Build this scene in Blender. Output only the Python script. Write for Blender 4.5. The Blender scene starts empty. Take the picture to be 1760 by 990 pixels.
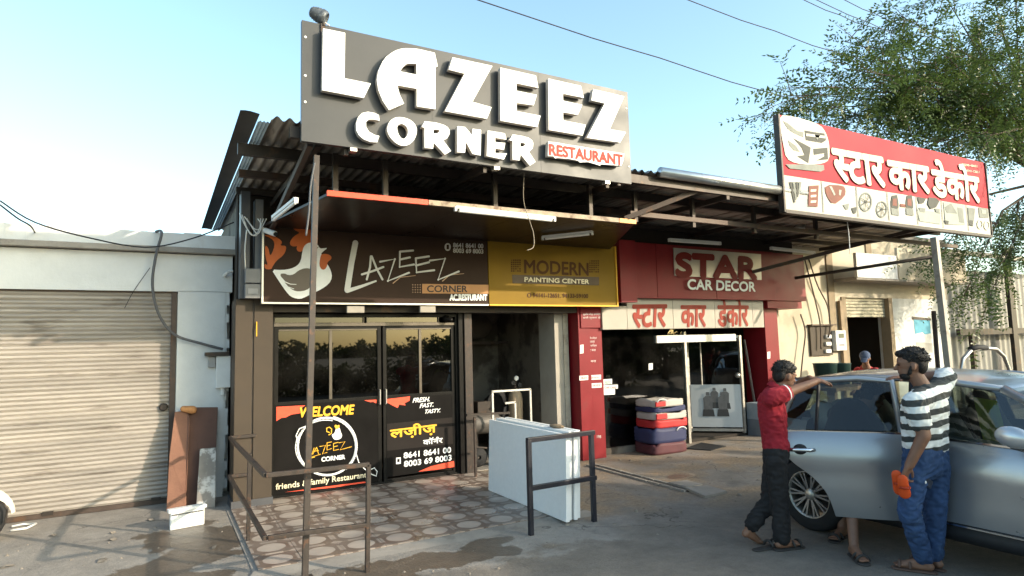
import bpy, bmesh, math, random
import numpy as np
from mathutils import Vector, Matrix
R = math.radians
random.seed(7); rng = np.random.default_rng(7)
sc = bpy.context.scene
col = sc.collection

# ------------------------------------------------------------------ camera, sky, sun, exposure
F, YAW, PITCH, ROLL, CAMH = 1076.57, .51217, .09017, -.02629, 1.8      # focal length in pixels of the 1760 px photograph
cy, sy = math.cos(YAW), math.sin(YAW)
FW = Vector((sy*math.cos(PITCH), cy*math.cos(PITCH), math.sin(PITCH)))
RT = Vector((cy, -sy, 0)); UP = RT.cross(FW)
RT2 = RT*math.cos(ROLL) + UP*math.sin(ROLL); UP2 = -RT*math.sin(ROLL) + UP*math.cos(ROLL)
CAM = Vector((0, 0, CAMH))
cd = bpy.data.cameras.new('camera'); cam = bpy.data.objects.new('camera', cd); col.objects.link(cam)
cd.sensor_fit = 'HORIZONTAL'; cd.sensor_width = 36; cd.lens = 36*F/1760; cd.clip_start = .05; cd.clip_end = 2000
mw = Matrix((RT2, UP2, -FW)).transposed().to_4x4(); mw.translation = CAM; cam.matrix_world = mw
sc.camera = cam

SUN_AZ, SUN_EL = R(40), R(19)            # azimuth from the street normal (-Y) towards +X
sdir = Vector((math.sin(SUN_AZ)*math.cos(SUN_EL), -math.cos(SUN_AZ)*math.cos(SUN_EL), math.sin(SUN_EL)))
world = bpy.data.worlds.new('World'); sc.world = world; world.use_nodes = True
wn = world.node_tree.nodes; bg = wn['Background']
sky = wn.new('ShaderNodeTexSky'); sky.sky_type = 'NISHITA'; sky.sun_disc = False
sky.sun_elevation = SUN_EL; sky.sun_rotation = math.atan2(sdir.x, sdir.y)
sky.air_density = 1.0; sky.dust_density = 2.0; sky.ozone_density = 1.0
tint = wn.new('ShaderNodeMix'); tint.data_type = 'RGBA'; tint.blend_type = 'MULTIPLY'; tint.inputs[0].default_value = 1; tint.inputs[7].default_value = (.95, 1.06, 1.0, 1)   # camera white balance of the whole sky
world.node_tree.links.new(sky.outputs[0], tint.inputs[6]); world.node_tree.links.new(tint.outputs[2], bg.inputs[0]); bg.inputs[1].default_value = .15
sl = bpy.data.lights.new('sun', 'SUN'); sl.energy = 2.0; sl.angle = R(.6); sl.color = (1, .86, .68)
sun = bpy.data.objects.new('sun', sl); col.objects.link(sun)
sun.rotation_euler = sdir.to_track_quat('Z', 'Y').to_euler(); sun.location = (10, -10, 20)
vs = sc.view_settings; vs.view_transform = 'Standard'; vs.look = 'None'; vs.gamma = 1; vs.exposure = 1.64; vs.use_curve_mapping = False
sc.render.resolution_x = 1024; sc.render.resolution_y = 576

# ------------------------------------------------------------------ pixel -> direction -> point on a known plane
def ray(x, y): return FW + RT2*((x-880)/F) - UP2*((y-495)/F)
def onY(x, y, Y): d = ray(x, y); return CAM + d*(Y/d.y)
def onX(x, y, X): d = ray(x, y); return CAM + d*(X/d.x)
def onZ(x, y, Z=0): d = ray(x, y); return CAM + d*((Z-CAMH)/d.z)
def atd(x, y, depth): return CAM + ray(x, y)*depth
def dep(p): return (Vector(p)-CAM).dot(FW)

# ------------------------------------------------------------------ materials
MATS = {}
def pm(name, c, rough=.6, metal=0, var=.12, scale=5, bump=0., bscale=40, spec=.28, c2=None, thr=(.45, .6), coat=0, trans=0, alpha=1, obj=False, stretch=None, dirt=None, orand=0):
    if name in MATS: return MATS[name]
    m = bpy.data.materials.new(name); m.use_nodes = True
    nt = m.node_tree; N = nt.nodes; L = nt.links; b = N['Principled BSDF']
    b.inputs['Roughness'].default_value = rough; b.inputs['Metallic'].default_value = metal
    b.inputs['Specular IOR Level'].default_value = spec; b.inputs['Coat Weight'].default_value = coat
    b.inputs['Transmission Weight'].default_value = trans; b.inputs['Alpha'].default_value = alpha
    if coat: b.inputs['Coat Roughness'].default_value = .09
    if obj: co = N.new('ShaderNodeTexCoord').outputs['Object']
    else: co = N.new('ShaderNodeNewGeometry').outputs['Position']
    if stretch:
        mp = N.new('ShaderNodeMapping'); mp.inputs['Scale'].default_value = stretch; L.new(co, mp.inputs['Vector']); co = mp.outputs[0]
    def noise(s, d=5):
        n = N.new('ShaderNodeTexNoise'); n.inputs['Scale'].default_value = s; n.inputs['Detail'].default_value = d; n.inputs['Roughness'].default_value = .62
        L.new(co, n.inputs['Vector']); return n.outputs['Fac']
    def rng_(src, a, b_, lo, hi):
        r = N.new('ShaderNodeMapRange'); r.inputs[1].default_value = a; r.inputs[2].default_value = b_; r.inputs[3].default_value = lo; r.inputs[4].default_value = hi
        L.new(src, r.inputs[0]); return r.outputs[0]
    def mix(fac, A, B, mode='MIX'):
        mx = N.new('ShaderNodeMix'); mx.data_type = 'RGBA'; mx.blend_type = mode
        for sck, v in ((mx.inputs[0], fac), (mx.inputs[6], A), (mx.inputs[7], B)):
            if isinstance(v, (int, float)): sck.default_value = v
            elif isinstance(v, (tuple, list)): sck.default_value = (*v, 1)
            else: L.new(v, sck)
        return mx.outputs[2]
    n1 = noise(scale)
    lo = tuple(v*(1-var) for v in c); hi = tuple(min(1, v*(1+var)) for v in c)
    out = mix(rng_(n1, .3, .7, 0, 1), lo, hi)
    if c2:
        n2 = noise(scale*.37 if scale > 2 else scale*1.7, 8); out = mix(rng_(n2, thr[0], thr[1], 0, 1), out, c2)
    if dirt:
        n3 = noise(dirt[1], 10); out = mix(rng_(n3, dirt[2], dirt[2]+.08, 0, dirt[3] if len(dirt) > 3 else .8), out, dirt[0])
    if orand:
        oi = N.new('ShaderNodeObjectInfo'); k_ = rng_(oi.outputs['Random'], 0, 1, 1-orand, 1+orand); hv = N.new('ShaderNodeHueSaturation'); L.new(k_, hv.inputs['Value']); L.new(out, hv.inputs['Color']); out = hv.outputs[0]
    L.new(out, b.inputs['Base Color'])
    if var > 0 and rough > .05: L.new(rng_(n1, .2, .8, max(0, rough-.07), min(1, rough+.09)), b.inputs['Roughness'])
    if bump:
        bp = N.new('ShaderNodeBump'); bp.inputs['Strength'].default_value = bump; bp.inputs['Distance'].default_value = .01
        L.new(noise(bscale, 6), bp.inputs['Height']); L.new(bp.outputs[0], b.inputs['Normal'])
    MATS[name] = m; return m

def glass_mat(name, tint=(.75, .8, .78), dark=.5):
    """thin pane: mirror reflection by Fresnel over tinted see-through"""
    m = bpy.data.materials.new(name); m.use_nodes = True; nt = m.node_tree; N = nt.nodes; L = nt.links
    for n in list(N): N.remove(n)
    o = N.new('ShaderNodeOutputMaterial'); g = N.new('ShaderNodeBsdfGlossy'); g.inputs['Roughness'].default_value = .015
    t = N.new('ShaderNodeBsdfTransparent'); t.inputs[0].default_value = (*[v*dark for v in tint], 1)
    fr = N.new('ShaderNodeFresnel'); fr.inputs[0].default_value = 1.62
    mx = N.new('ShaderNodeMixShader'); L.new(fr.outputs[0], mx.inputs[0]); L.new(t.outputs[0], mx.inputs[1]); L.new(g.outputs[0], mx.inputs[2])
    df = N.new('ShaderNodeBsdfDiffuse'); df.inputs[0].default_value = (.35, .32, .28, 1); nz = N.new('ShaderNodeTexNoise'); nz.inputs['Scale'].default_value = 2.2; nz.inputs['Detail'].default_value = 8
    L.new(N.new('ShaderNodeNewGeometry').outputs['Position'], nz.inputs[0]); r = N.new('ShaderNodeMapRange'); r.inputs[1].default_value = .4; r.inputs[2].default_value = .75; r.inputs[3].default_value = .002; r.inputs[4].default_value = .022; L.new(nz.outputs[0], r.inputs[0])
    m3 = N.new('ShaderNodeMixShader'); L.new(r.outputs[0], m3.inputs[0]); L.new(mx.outputs[0], m3.inputs[1]); L.new(df.outputs[0], m3.inputs[2])
    L.new(m3.outputs[0], o.inputs[0]); MATS[name] = m; return m

def leaf_mat(name, c, c2):
    m = bpy.data.materials.new(name); m.use_nodes = True; nt = m.node_tree; N = nt.nodes; L = nt.links
    for n in list(N): N.remove(n)
    o = N.new('ShaderNodeOutputMaterial'); d = N.new('ShaderNodeBsdfDiffuse'); t = N.new('ShaderNodeBsdfTranslucent'); g = N.new('ShaderNodeBsdfGlossy')
    g.inputs['Roughness'].default_value = .4
    ps = N.new('ShaderNodeNewGeometry').outputs['Position']; nz = N.new('ShaderNodeTexNoise'); nz.inputs['Scale'].default_value = 1.7; L.new(ps, nz.inputs[0])
    mx = N.new('ShaderNodeMix'); mx.data_type = 'RGBA'; mx.inputs[6].default_value = (*c, 1); mx.inputs[7].default_value = (*c2, 1); L.new(nz.outputs[0], mx.inputs[0])
    for s in (d, t): L.new(mx.outputs[2], s.inputs[0])
    a = N.new('ShaderNodeMixShader'); a.inputs[0].default_value = .38; L.new(d.outputs[0], a.inputs[1]); L.new(t.outputs[0], a.inputs[2])
    b2 = N.new('ShaderNodeMixShader'); b2.inputs[0].default_value = .04; L.new(a.outputs[0], b2.inputs[1]); L.new(g.outputs[0], b2.inputs[2])
    L.new(b2.outputs[0], o.inputs[0]); MATS[name] = m; return m

# ------------------------------------------------------------------ mesh helpers
class MB:
    def __init__(s): s.v = []; s.f = []
    def add(s, vs_, fs):
        k = len(s.v); s.v += [tuple(p) for p in vs_]; s.f += [tuple(i+k for i in f) for f in fs]; return s
    def box(s, a, b):
        (x0, y0, z0), (x1, y1, z1) = a, b
        return s.add([(x0,y0,z0),(x1,y0,z0),(x1,y1,z0),(x0,y1,z0),(x0,y0,z1),(x1,y0,z1),(x1,y1,z1),(x0,y1,z1)],
                     [(0,3,2,1),(4,5,6,7),(0,1,5,4),(1,2,6,5),(2,3,7,6),(3,0,4,7)])
    def bar(s, p, q, w, h, up=(0, 0, 1)):
        """rectangular bar from p to q, w wide, h high"""
        p, q = Vector(p), Vector(q); d = (q-p).normalized(); u = Vector(up)
        if abs(d.dot(u)) > .98: u = Vector((0, 1, 0))
        a = d.cross(u).normalized()*(w/2); b = a.cross(d).normalized()*(h/2)
        return s.add([p-a-b, p+a-b, p+a+b, p-a+b, q-a-b, q+a-b, q+a+b, q-a+b], [(0,1,2,3),(7,6,5,4),(0,4,5,1),(1,5,6,2),(2,6,7,3),(3,7,4,0)])
    def tube(s, pts, r, seg=8, caps=True):
        pts = [Vector(p) for p in pts]; n = len(pts); rs = r if isinstance(r, (list, tuple)) else [r]*n; rings = []; u = None
        for i, p in enumerate(pts):
            d = (pts[min(i+1, n-1)]-pts[max(i-1, 0)]).normalized()
            if u is None: u = d.orthogonal().normalized()
            else:
                u = (u-d*u.dot(d)); u = u.normalized() if u.length > 1e-6 else d.orthogonal().normalized()
            w = d.cross(u); rings.append([p+(u*math.cos(2*math.pi*k/seg)+w*math.sin(2*math.pi*k/seg))*rs[i] for k in range(seg)])
        vs_ = [v for rg in rings for v in rg]; fs = []
        for i in range(n-1):
            for k in range(seg):
                k2 = (k+1) % seg; fs.append((i*seg+k, i*seg+k2, (i+1)*seg+k2, (i+1)*seg+k))
        if caps: fs += [tuple(range(seg-1, -1, -1)), tuple((n-1)*seg+k for k in range(seg))]
        return s.add(vs_, fs)
    def capsule(s, p, q, r0, r1, seg=14, flat=None):
        p, q = Vector(p), Vector(q); d = q-p
        if d.length < 1e-5: d = Vector((0, 0, 1e-4))
        n = d.normalized(); pts = []; rs = []
        for t in (-1, -.85, -.5): pts.append(p+n*r0*t); rs.append(max(.0008, r0*math.sqrt(1-t*t)))
        pts.append(p); rs.append(r0); pts.append(p+d*.5); rs.append((r0+r1)/2); pts.append(q); rs.append(r1)
        for t in (.5, .85, 1): pts.append(q+n*r1*t); rs.append(max(.0008, r1*math.sqrt(1-t*t)))
        k = len(s.v); s.tube(pts, rs, seg)
        if flat:                                   # flatten along an axis: (axis vector, factor)
            ax = Vector(flat[0]).normalized(); c0 = (p+q)/2
            for i in range(k, len(s.v)):
                v = Vector(s.v[i]); t = (v-c0).dot(ax)
                base = p + d*max(0, min(1, (v-p).dot(d)/d.length_squared)); t = (v-base).dot(ax)
                s.v[i] = tuple(v - ax*t*(1-flat[1]))
        return s
    def ellip(s, c, r, rot=None, seg=16, rings=10):
        c = Vector(c); M = rot or Matrix.Identity(3); vs_ = []; fs = []
        for i in range(rings+1):
            th = math.pi*i/rings
            for k in range(seg):
                ph = 2*math.pi*k/seg
                vs_.append(c + M @ Vector((r[0]*max(.001, math.sin(th))*math.cos(ph), r[1]*max(.001, math.sin(th))*math.sin(ph), r[2]*math.cos(th))))
        for i in range(rings):
            for k in range(seg):
                k2 = (k+1) % seg; fs.append((i*seg+k, (i+1)*seg+k, (i+1)*seg+k2, i*seg+k2))
        return s.add(vs_, fs)
    def grid(s, fn, nu, nv):
        return s.add([fn(i/nu, j/nv) for i in range(nu+1) for j in range(nv+1)],
                     [(i*(nv+1)+j, (i+1)*(nv+1)+j, (i+1)*(nv+1)+j+1, i*(nv+1)+j+1) for i in range(nu) for j in range(nv)])
    def lathe(s, prof, axis_o, axis, seg=32):
        axis_o = Vector(axis_o); ax = Vector(axis).normalized(); u = ax.orthogonal().normalized(); w = ax.cross(u); n = len(prof)
        vs_ = [axis_o+ax*h+(u*math.cos(2*math.pi*k/seg)+w*math.sin(2*math.pi*k/seg))*r for k in range(seg) for r, h in prof]
        return s.add(vs_, [(k*n+i, ((k+1) % seg)*n+i, ((k+1) % seg)*n+i+1, k*n+i+1) for k in range(seg) for i in range(n-1)])
    def build(s, name, mat, parent=None, smooth=False, bevel=0):
        me = bpy.data.meshes.new(name); me.from_pydata(s.v, [], s.f); me.update()
        return obj(name, me, mat, parent, smooth, bevel)

def obj(name, me, mat, parent=None, smooth=False, bevel=0):
    o = bpy.data.objects.new(name, me); col.objects.link(o)
    if mat is not None and not me.materials: me.materials.append(mat)
    if smooth: me.polygons.foreach_set('use_smooth', [True]*len(me.polygons))
    if bevel:
        md = o.modifiers.new('bevel', 'BEVEL'); md.width = bevel; md.segments = 2; md.limit_method = 'ANGLE'
    if parent is not None:
        o.parent = parent
        if parent.type == 'EMPTY' or True: o.matrix_parent_inverse = parent_world(parent).inverted()
    return o
def parent_world(p):
    m = Matrix.LocRotScale(p.location, p.rotation_euler, p.scale)
    return (parent_world(p.parent) @ p.matrix_parent_inverse @ m) if p.parent else m
def thing(name, label, cat, loc=(0, 0, 0), group=None):
    o = bpy.data.objects.new(name, None); col.objects.link(o); o.location = loc; o.empty_display_size = .2
    return tag(o, label, cat, group)
def tag(o, label=None, cat=None, group=None, kind=None):
    if label: o['label'] = label
    if cat: o['category'] = cat
    if group: o['group'] = group
    if kind: o['kind'] = kind
    return o
def bx(name, a, b, mat, parent=None, bevel=0):
    a2 = tuple(min(p, q) for p, q in zip(a, b)); b2 = tuple(max(p, q) for p, q in zip(a, b))
    return MB().box(a2, b2).build(name, mat, parent, bevel=bevel)

def curve_mesh(loops, depth):
    """closed 2-D loops (holes allowed) -> solid plate mesh in local XY, thickness depth along +Z from 0"""
    c = bpy.data.curves.new('tmp', 'CURVE'); c.dimensions = '2D'; c.fill_mode = 'BOTH'; c.extrude = depth/2
    for lp in loops:
        sp = c.splines.new('POLY'); sp.points.add(len(lp)-1)
        for p, q in zip(sp.points, lp): p.co = (q[0], q[1], 0, 1)
        sp.use_cyclic_u = True
    return from_curve(c)
def from_curve(c):
    o = bpy.data.objects.new('tmp', c); col.objects.link(o)
    dg = bpy.context.evaluated_depsgraph_get(); me = bpy.data.meshes.new_from_object(o.evaluated_get(dg))
    bpy.data.objects.remove(o); bpy.data.curves.remove(c); me.materials.clear(); return me
def text_mesh(s):
    c = bpy.data.curves.new('tmp', 'FONT'); c.body = s; c.fill_mode = 'FRONT'; c.resolution_u = 4
    return from_curve(c)
def mesh_np(me):
    v = np.empty(len(me.vertices)*3); me.vertices.foreach_get('co', v); return v.reshape(-1, 3), [tuple(p.vertices) for p in me.polygons]

def frontal(loops_px, Y, depth, name, mat, parent, smooth=False):
    """plate on the vertical plane Y (front face at Y, body going back by depth); outline given as photo pixels on that plane"""
    lp = []
    for L_ in loops_px:
        lp.append([(onY(x, y, Y).x, onY(x, y, Y).z) for x, y in L_])
    me = curve_mesh(lp, depth)
    v, f = mesh_np(me); mb = MB(); mb.add([(a, Y+depth/2-c, b) for a, b, c in v], f)
    bpy.data.meshes.remove(me); return mb.build(name, mat, parent)
def lettering(s, Y, bl, br, tl, name, mat, parent, bold=0., depth=.0, pieces=None, box=None):
    """font text fitted in the parallelogram of pixel corners bl, br, tl on the plane Y, facing the street"""
    if pieces is None:
        me = text_mesh(s); v, f = mesh_np(me); bpy.data.meshes.remove(me)
    else: v, f = pieces
    mn, mx = v.min(0), v.max(0); h = mx[1]-mn[1]; w = mx[0]-mn[0]
    if box: o, ex, ez = box
    else: o = onY(*bl, Y); ex = onY(*br, Y)-o; ez = onY(*tl, Y)-o
    if pieces is None and ' ' in s:                 # one object per word
        iv = sorted((min(v[i][0] for i in q), max(v[i][0] for i in q), k) for k, q in enumerate(f)); groups = [[]]; end = None
        for a, b, k in iv:
            if end is not None and a > end+.17: groups.append([])
            end = b if end is None else max(end, b); groups[-1].append(k)
        if len(groups) > 1:
            last = None
            for g_ in groups:
                fq = [f[k] for k in g_]; used = sorted({i for q in fq for i in q}); mp = {i: n for n, i in enumerate(used)}; vv = v[used]
                a0, a1 = (vv[:, 0].min()-mn[0])/w, (vv[:, 0].max()-mn[0])/w; b0, b1 = (vv[:, 1].min()-mn[1])/h, (vv[:, 1].max()-mn[1])/h
                last = lettering('', Y, None, None, None, name, mat, parent, bold, depth, pieces=(vv, [tuple(mp[i] for i in q) for q in fq]), box=(o+ex*a0+ez*b0, ex*(a1-a0), ez*(b1-b0)))
            return last
    mb = MB(); sh = [(0, 0)] if not bold else [(0, 0), (bold, 0), (-bold, 0), (0, bold), (0, -bold), (bold*.7, bold*.7), (-bold*.7, bold*.7), (bold*.7, -bold*.7), (-bold*.7, -bold*.7)]
    for k, (dx, dy) in enumerate(sh):
        pts = []
        for p in v:
            a = (p[0]-mn[0])/w; b = (p[1]-mn[1])/h; q = o+ex*a+ez*b
            pts.append((q.x+dx, Y-.0004*k-.001, q.z+dy))
        mb.add(pts, f)
        if depth and k == 0: pass
    o_ = mb.build(name, mat, parent)
    if depth:
        md = o_.modifiers.new('depth', 'SOLIDIFY'); md.thickness = depth; md.offset = 0
    return o_
def deva_piece(s, x0=0., cut=None):
    me = text_mesh(s); v, f = mesh_np(me)
    if cut:
        bm = bmesh.new(); bm.from_mesh(me); w = v[:, 0].min()+(v[:, 0].max()-v[:, 0].min())*cut
        bmesh.ops.bisect_plane(bm, geom=bm.verts[:]+bm.edges[:]+bm.faces[:], plane_co=(w, 0, 0), plane_no=(1, 0, 0), clear_outer=True)
        bm.to_mesh(me); bm.free(); v, f = mesh_np(me)
    bpy.data.meshes.remove(me); v = v.copy(); v[:, 0] += x0-v[:, 0].min(); return v, f
def deva_join(ps):
    V, Fc, k = [], [], 0
    for v, f in ps: V.append(v); Fc += [tuple(i+k for i in q) for q in f]; k += len(v)
    return np.vstack(V), Fc
def deva_star():
    a = deva_piece('स', 0, .66); b = deva_piece('टार', a[0][:, 0].max()-.012); return deva_join([a, b])
def deva_corner():
    a = deva_piece('कॉ', 0); b = deva_piece('नर', a[0][:, 0].max()-.012)
    x = b[0][:, 0].min()+(b[0][:, 0].max()-b[0][:, 0].min())*.42; z = b[0][:, 1].max()
    hk = []
    for i in range(9):
        t = math.pi*(1.15-1.3*i/8); hk.append((x+.02+.1*math.cos(t), z+.12+.1*math.sin(t)))
    hk.append((x+.0, z-.02)); rib = ribbon(hk, .055)
    v = np.array([(p[0], p[1], 0) for p in rib[0]]); return deva_join([a, b, (v, rib[1])])
def ribbon(pts, w, taper=None):
    V, Fc = [], []; n = len(pts)
    for i, p in enumerate(pts):
        a = Vector(pts[max(i-1, 0)]); b = Vector(pts[min(i+1, n-1)]); d = (b-a); d = Vector((d.x, d.y)).normalized() if d.length else Vector((1, 0))
        nn = Vector((-d.y, d.x))*(w/2)*(taper[i] if taper else 1); V += [(p[0]+nn.x, p[1]+nn.y), (p[0]-nn.x, p[1]-nn.y)]
    for i in range(n-1): Fc.append((2*i, 2*i+1, 2*i+3, 2*i+2))
    return V, Fc
def strokes(polys_px, Y, w, name, mat, parent, tap=False):
    """brush strokes (metres wide) along pixel polylines on plane Y, 3 mm plates with round ends"""
    mb = MB(); k = 0
    for pl in polys_px:
        P = [onY(x, y, Y) for x, y in pl]; pts = [(p.x, p.z) for p in P]; n = len(pts)
        tp = [1-.55*i/(n-1) for i in range(n)] if tap else None
        V, Fc = ribbon(pts, w, tp); yy = Y-.0006*k; k += 1
        mb.add([(a, yy, b) for a, b in V], Fc)
        for j, q in enumerate(pts):
            rr = w/2*(tp[j] if tp else 1); yy2 = Y-.0006*k; k += 1
            ring = [(q[0]+rr*math.cos(t*math.pi/6), yy2, q[1]+rr*math.sin(t*math.pi/6)) for t in range(12)]; mb.add(ring, [tuple(range(11, -1, -1))])
    return mb.build(name, mat, parent)
def smooth_loop(pts, it=2):
    for _ in range(it):
        q = []
        for i, p in enumerate(pts):
            n = pts[(i+1) % len(pts)]; q += [(p[0]*.75+n[0]*.25, p[1]*.75+n[1]*.25), (p[0]*.25+n[0]*.75, p[1]*.25+n[1]*.75)]
        pts = q
    return pts
def copy_of(o, parent=None, loc=None):
    c = o.copy(); col.objects.link(c)
    if parent is not None: c.parent = parent
    if loc is not None: c.location = loc
    return c

# ------------------------------------------------------------------ shared materials
white_paint = pm('white_wall_paint', (.58, .585, .575), .8, var=.07, scale=3, bump=.25, bscale=30, dirt=((.42, .37, .30), 1.3, .60, .45))
cream_paint = pm('cream_wall_paint', (.50, .44, .34), .8, var=.09, scale=2.5, bump=.25, bscale=25, dirt=((.34, .28, .21), 1.1, .58, .5))
concrete = pm('bare_concrete', (.27, .245, .215), .85, var=.16, scale=4, bump=.4, bscale=50, dirt=((.16, .14, .12), 2.2, .56, .6))
shutter_mat = pm('shutter_paint', (.285, .255, .222), .55, var=.16, scale=2.2, bump=.12, bscale=40, stretch=(.5, 1, 3), dirt=((.13, .105, .085), 2.6, .57, .6), orand=.10)
dark_steel = pm('dark_steel', (.045, .037, .032), .5, .4, .2, 9, dirt=((.11, .065, .04), 4, .58, .6))
brown_steel = pm('brown_steel', (.075, .055, .045), .55, .3, .2, 7, dirt=((.13, .07, .04), 5, .58, .6))
rail_steel = pm('rail_steel', (.045, .036, .031), .5, .2, .2, 20, dirt=((.12, .06, .035), 14, .56, .6))
black_paint = pm('black_gloss_paint', (.02, .02, .026), .35, 0, .2, 9, dirt=((.10, .09, .08), 16, .62, .5))
roof_metal = pm('weathered_roof_sheet', (.36, .335, .30), .55, .5, .22, 2.5, dirt=((.07, .055, .045), 2, .5, .7), stretch=(3, .4, 1))
fibre_sheet = pm('dark_fibre_sheet', (.060, .058, .055), .8, 0, .2, 4)
blue_sheet = pm('pale_blue_sheet', (.42, .56, .66), .5, 0, .12, 5)
gutter_metal = pm('silver_gutter', (.55, .55, .53), .3, .85, .1, 4, dirt=((.3, .27, .22), 3, .62, .5))
brown_clad = pm('brown_cladding', (.052, .038, .026), .6, .0, .12, 3, dirt=((.05, .04, .035), 2, .6, .5))
grey_clad = pm('grey_cladding', (.075, .075, .08), .45, .1, .12, 3)
black_frame = pm('black_door_frame', (.010, .009, .008), .4, 0, .2, 10, spec=.12)
bronze_frame = pm('bronze_frame', (.10, .085, .07), .35, .5, .15, 8)
poster_black = pm('poster_black', (.009, .008, .0075), .5, 0, .25, 2, spec=.06)
poster_grey = pm('poster_grey', (.024, .020, .018), .5, 0, .1, 2, spec=.06)
gold_print = pm('gold_print', (.78, .42, .035), .5, 0, .1, 10)
white_print = pm('white_print', (.78, .78, .76), .5, 0, .05, 10)
cream_print = pm('cream_print', (.72, .64, .45), .5, 0, .1, 10)
red_print = pm('red_print', (.78, .085, .04), .5, 0, .12, 10)
orange_print = pm('orange_print', (.46, .10, .018), .5, 0, .08, 8)
board_grey = pm('signboard_grey', (.050, .051, .053), .44, 0, .08, 3, spec=.28)
acrylic = pm('white_acrylic', (.78, .77, .74), .45, 0, .02, 10, spec=.2)
letter_side = pm('letter_side', (.58, .52, .46), .5, .1, .08, 9)
dark_print = pm('dark_print', (.035, .022, .018), .45, 0, .1, 10)
red_clad = pm('red_cladding', (.19, .009, .014), .45, 0, .12, 3, dirt=((.15, .02, .02), 3, .6, .5), spec=.25)
yellow_flex = pm('yellow_flex', (.23, .138, .018), .5, 0, .1, 1.3, spec=.08)
brown_flex = pm('brown_flex', (.042, .025, .018), .5, 0, .18, 1.2, spec=.08)
steel_white = pm('white_aluminium', (.55, .53, .48), .4, .3, .08, 12)
alu = pm('aluminium', (.48, .46, .42), .35, .8, .1, 14)
plastic_white = pm('white_plastic', (.68, .68, .66), .45, 0, .05, 8, dirt=((.4, .36, .3), 6, .62, .4))
cable_mat = pm('grey_cable', (.10, .10, .105), .6, 0, .1, 30)
cable_dark = pm('black_cable', (.02, .02, .022), .6, 0, .1, 30)
rubber = pm('rubber', (.02, .02, .021), .75, 0, .2, 30, bump=.2, bscale=80)
door_glass = glass_mat('dark_tinted_glass', (.5, .47, .42), .10)
shop_glass = glass_mat('shop_glass', (.7, .72, .68), .5)
car_glass = glass_mat('car_glass', (.75, .85, .80), .62)
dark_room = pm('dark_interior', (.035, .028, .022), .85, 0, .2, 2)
dingy = pm('dingy_plaster', (.20, .172, .138), .85, 0, .15, 1.6, dirt=((.05, .04, .032), 1.2, .50, .75))

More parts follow.
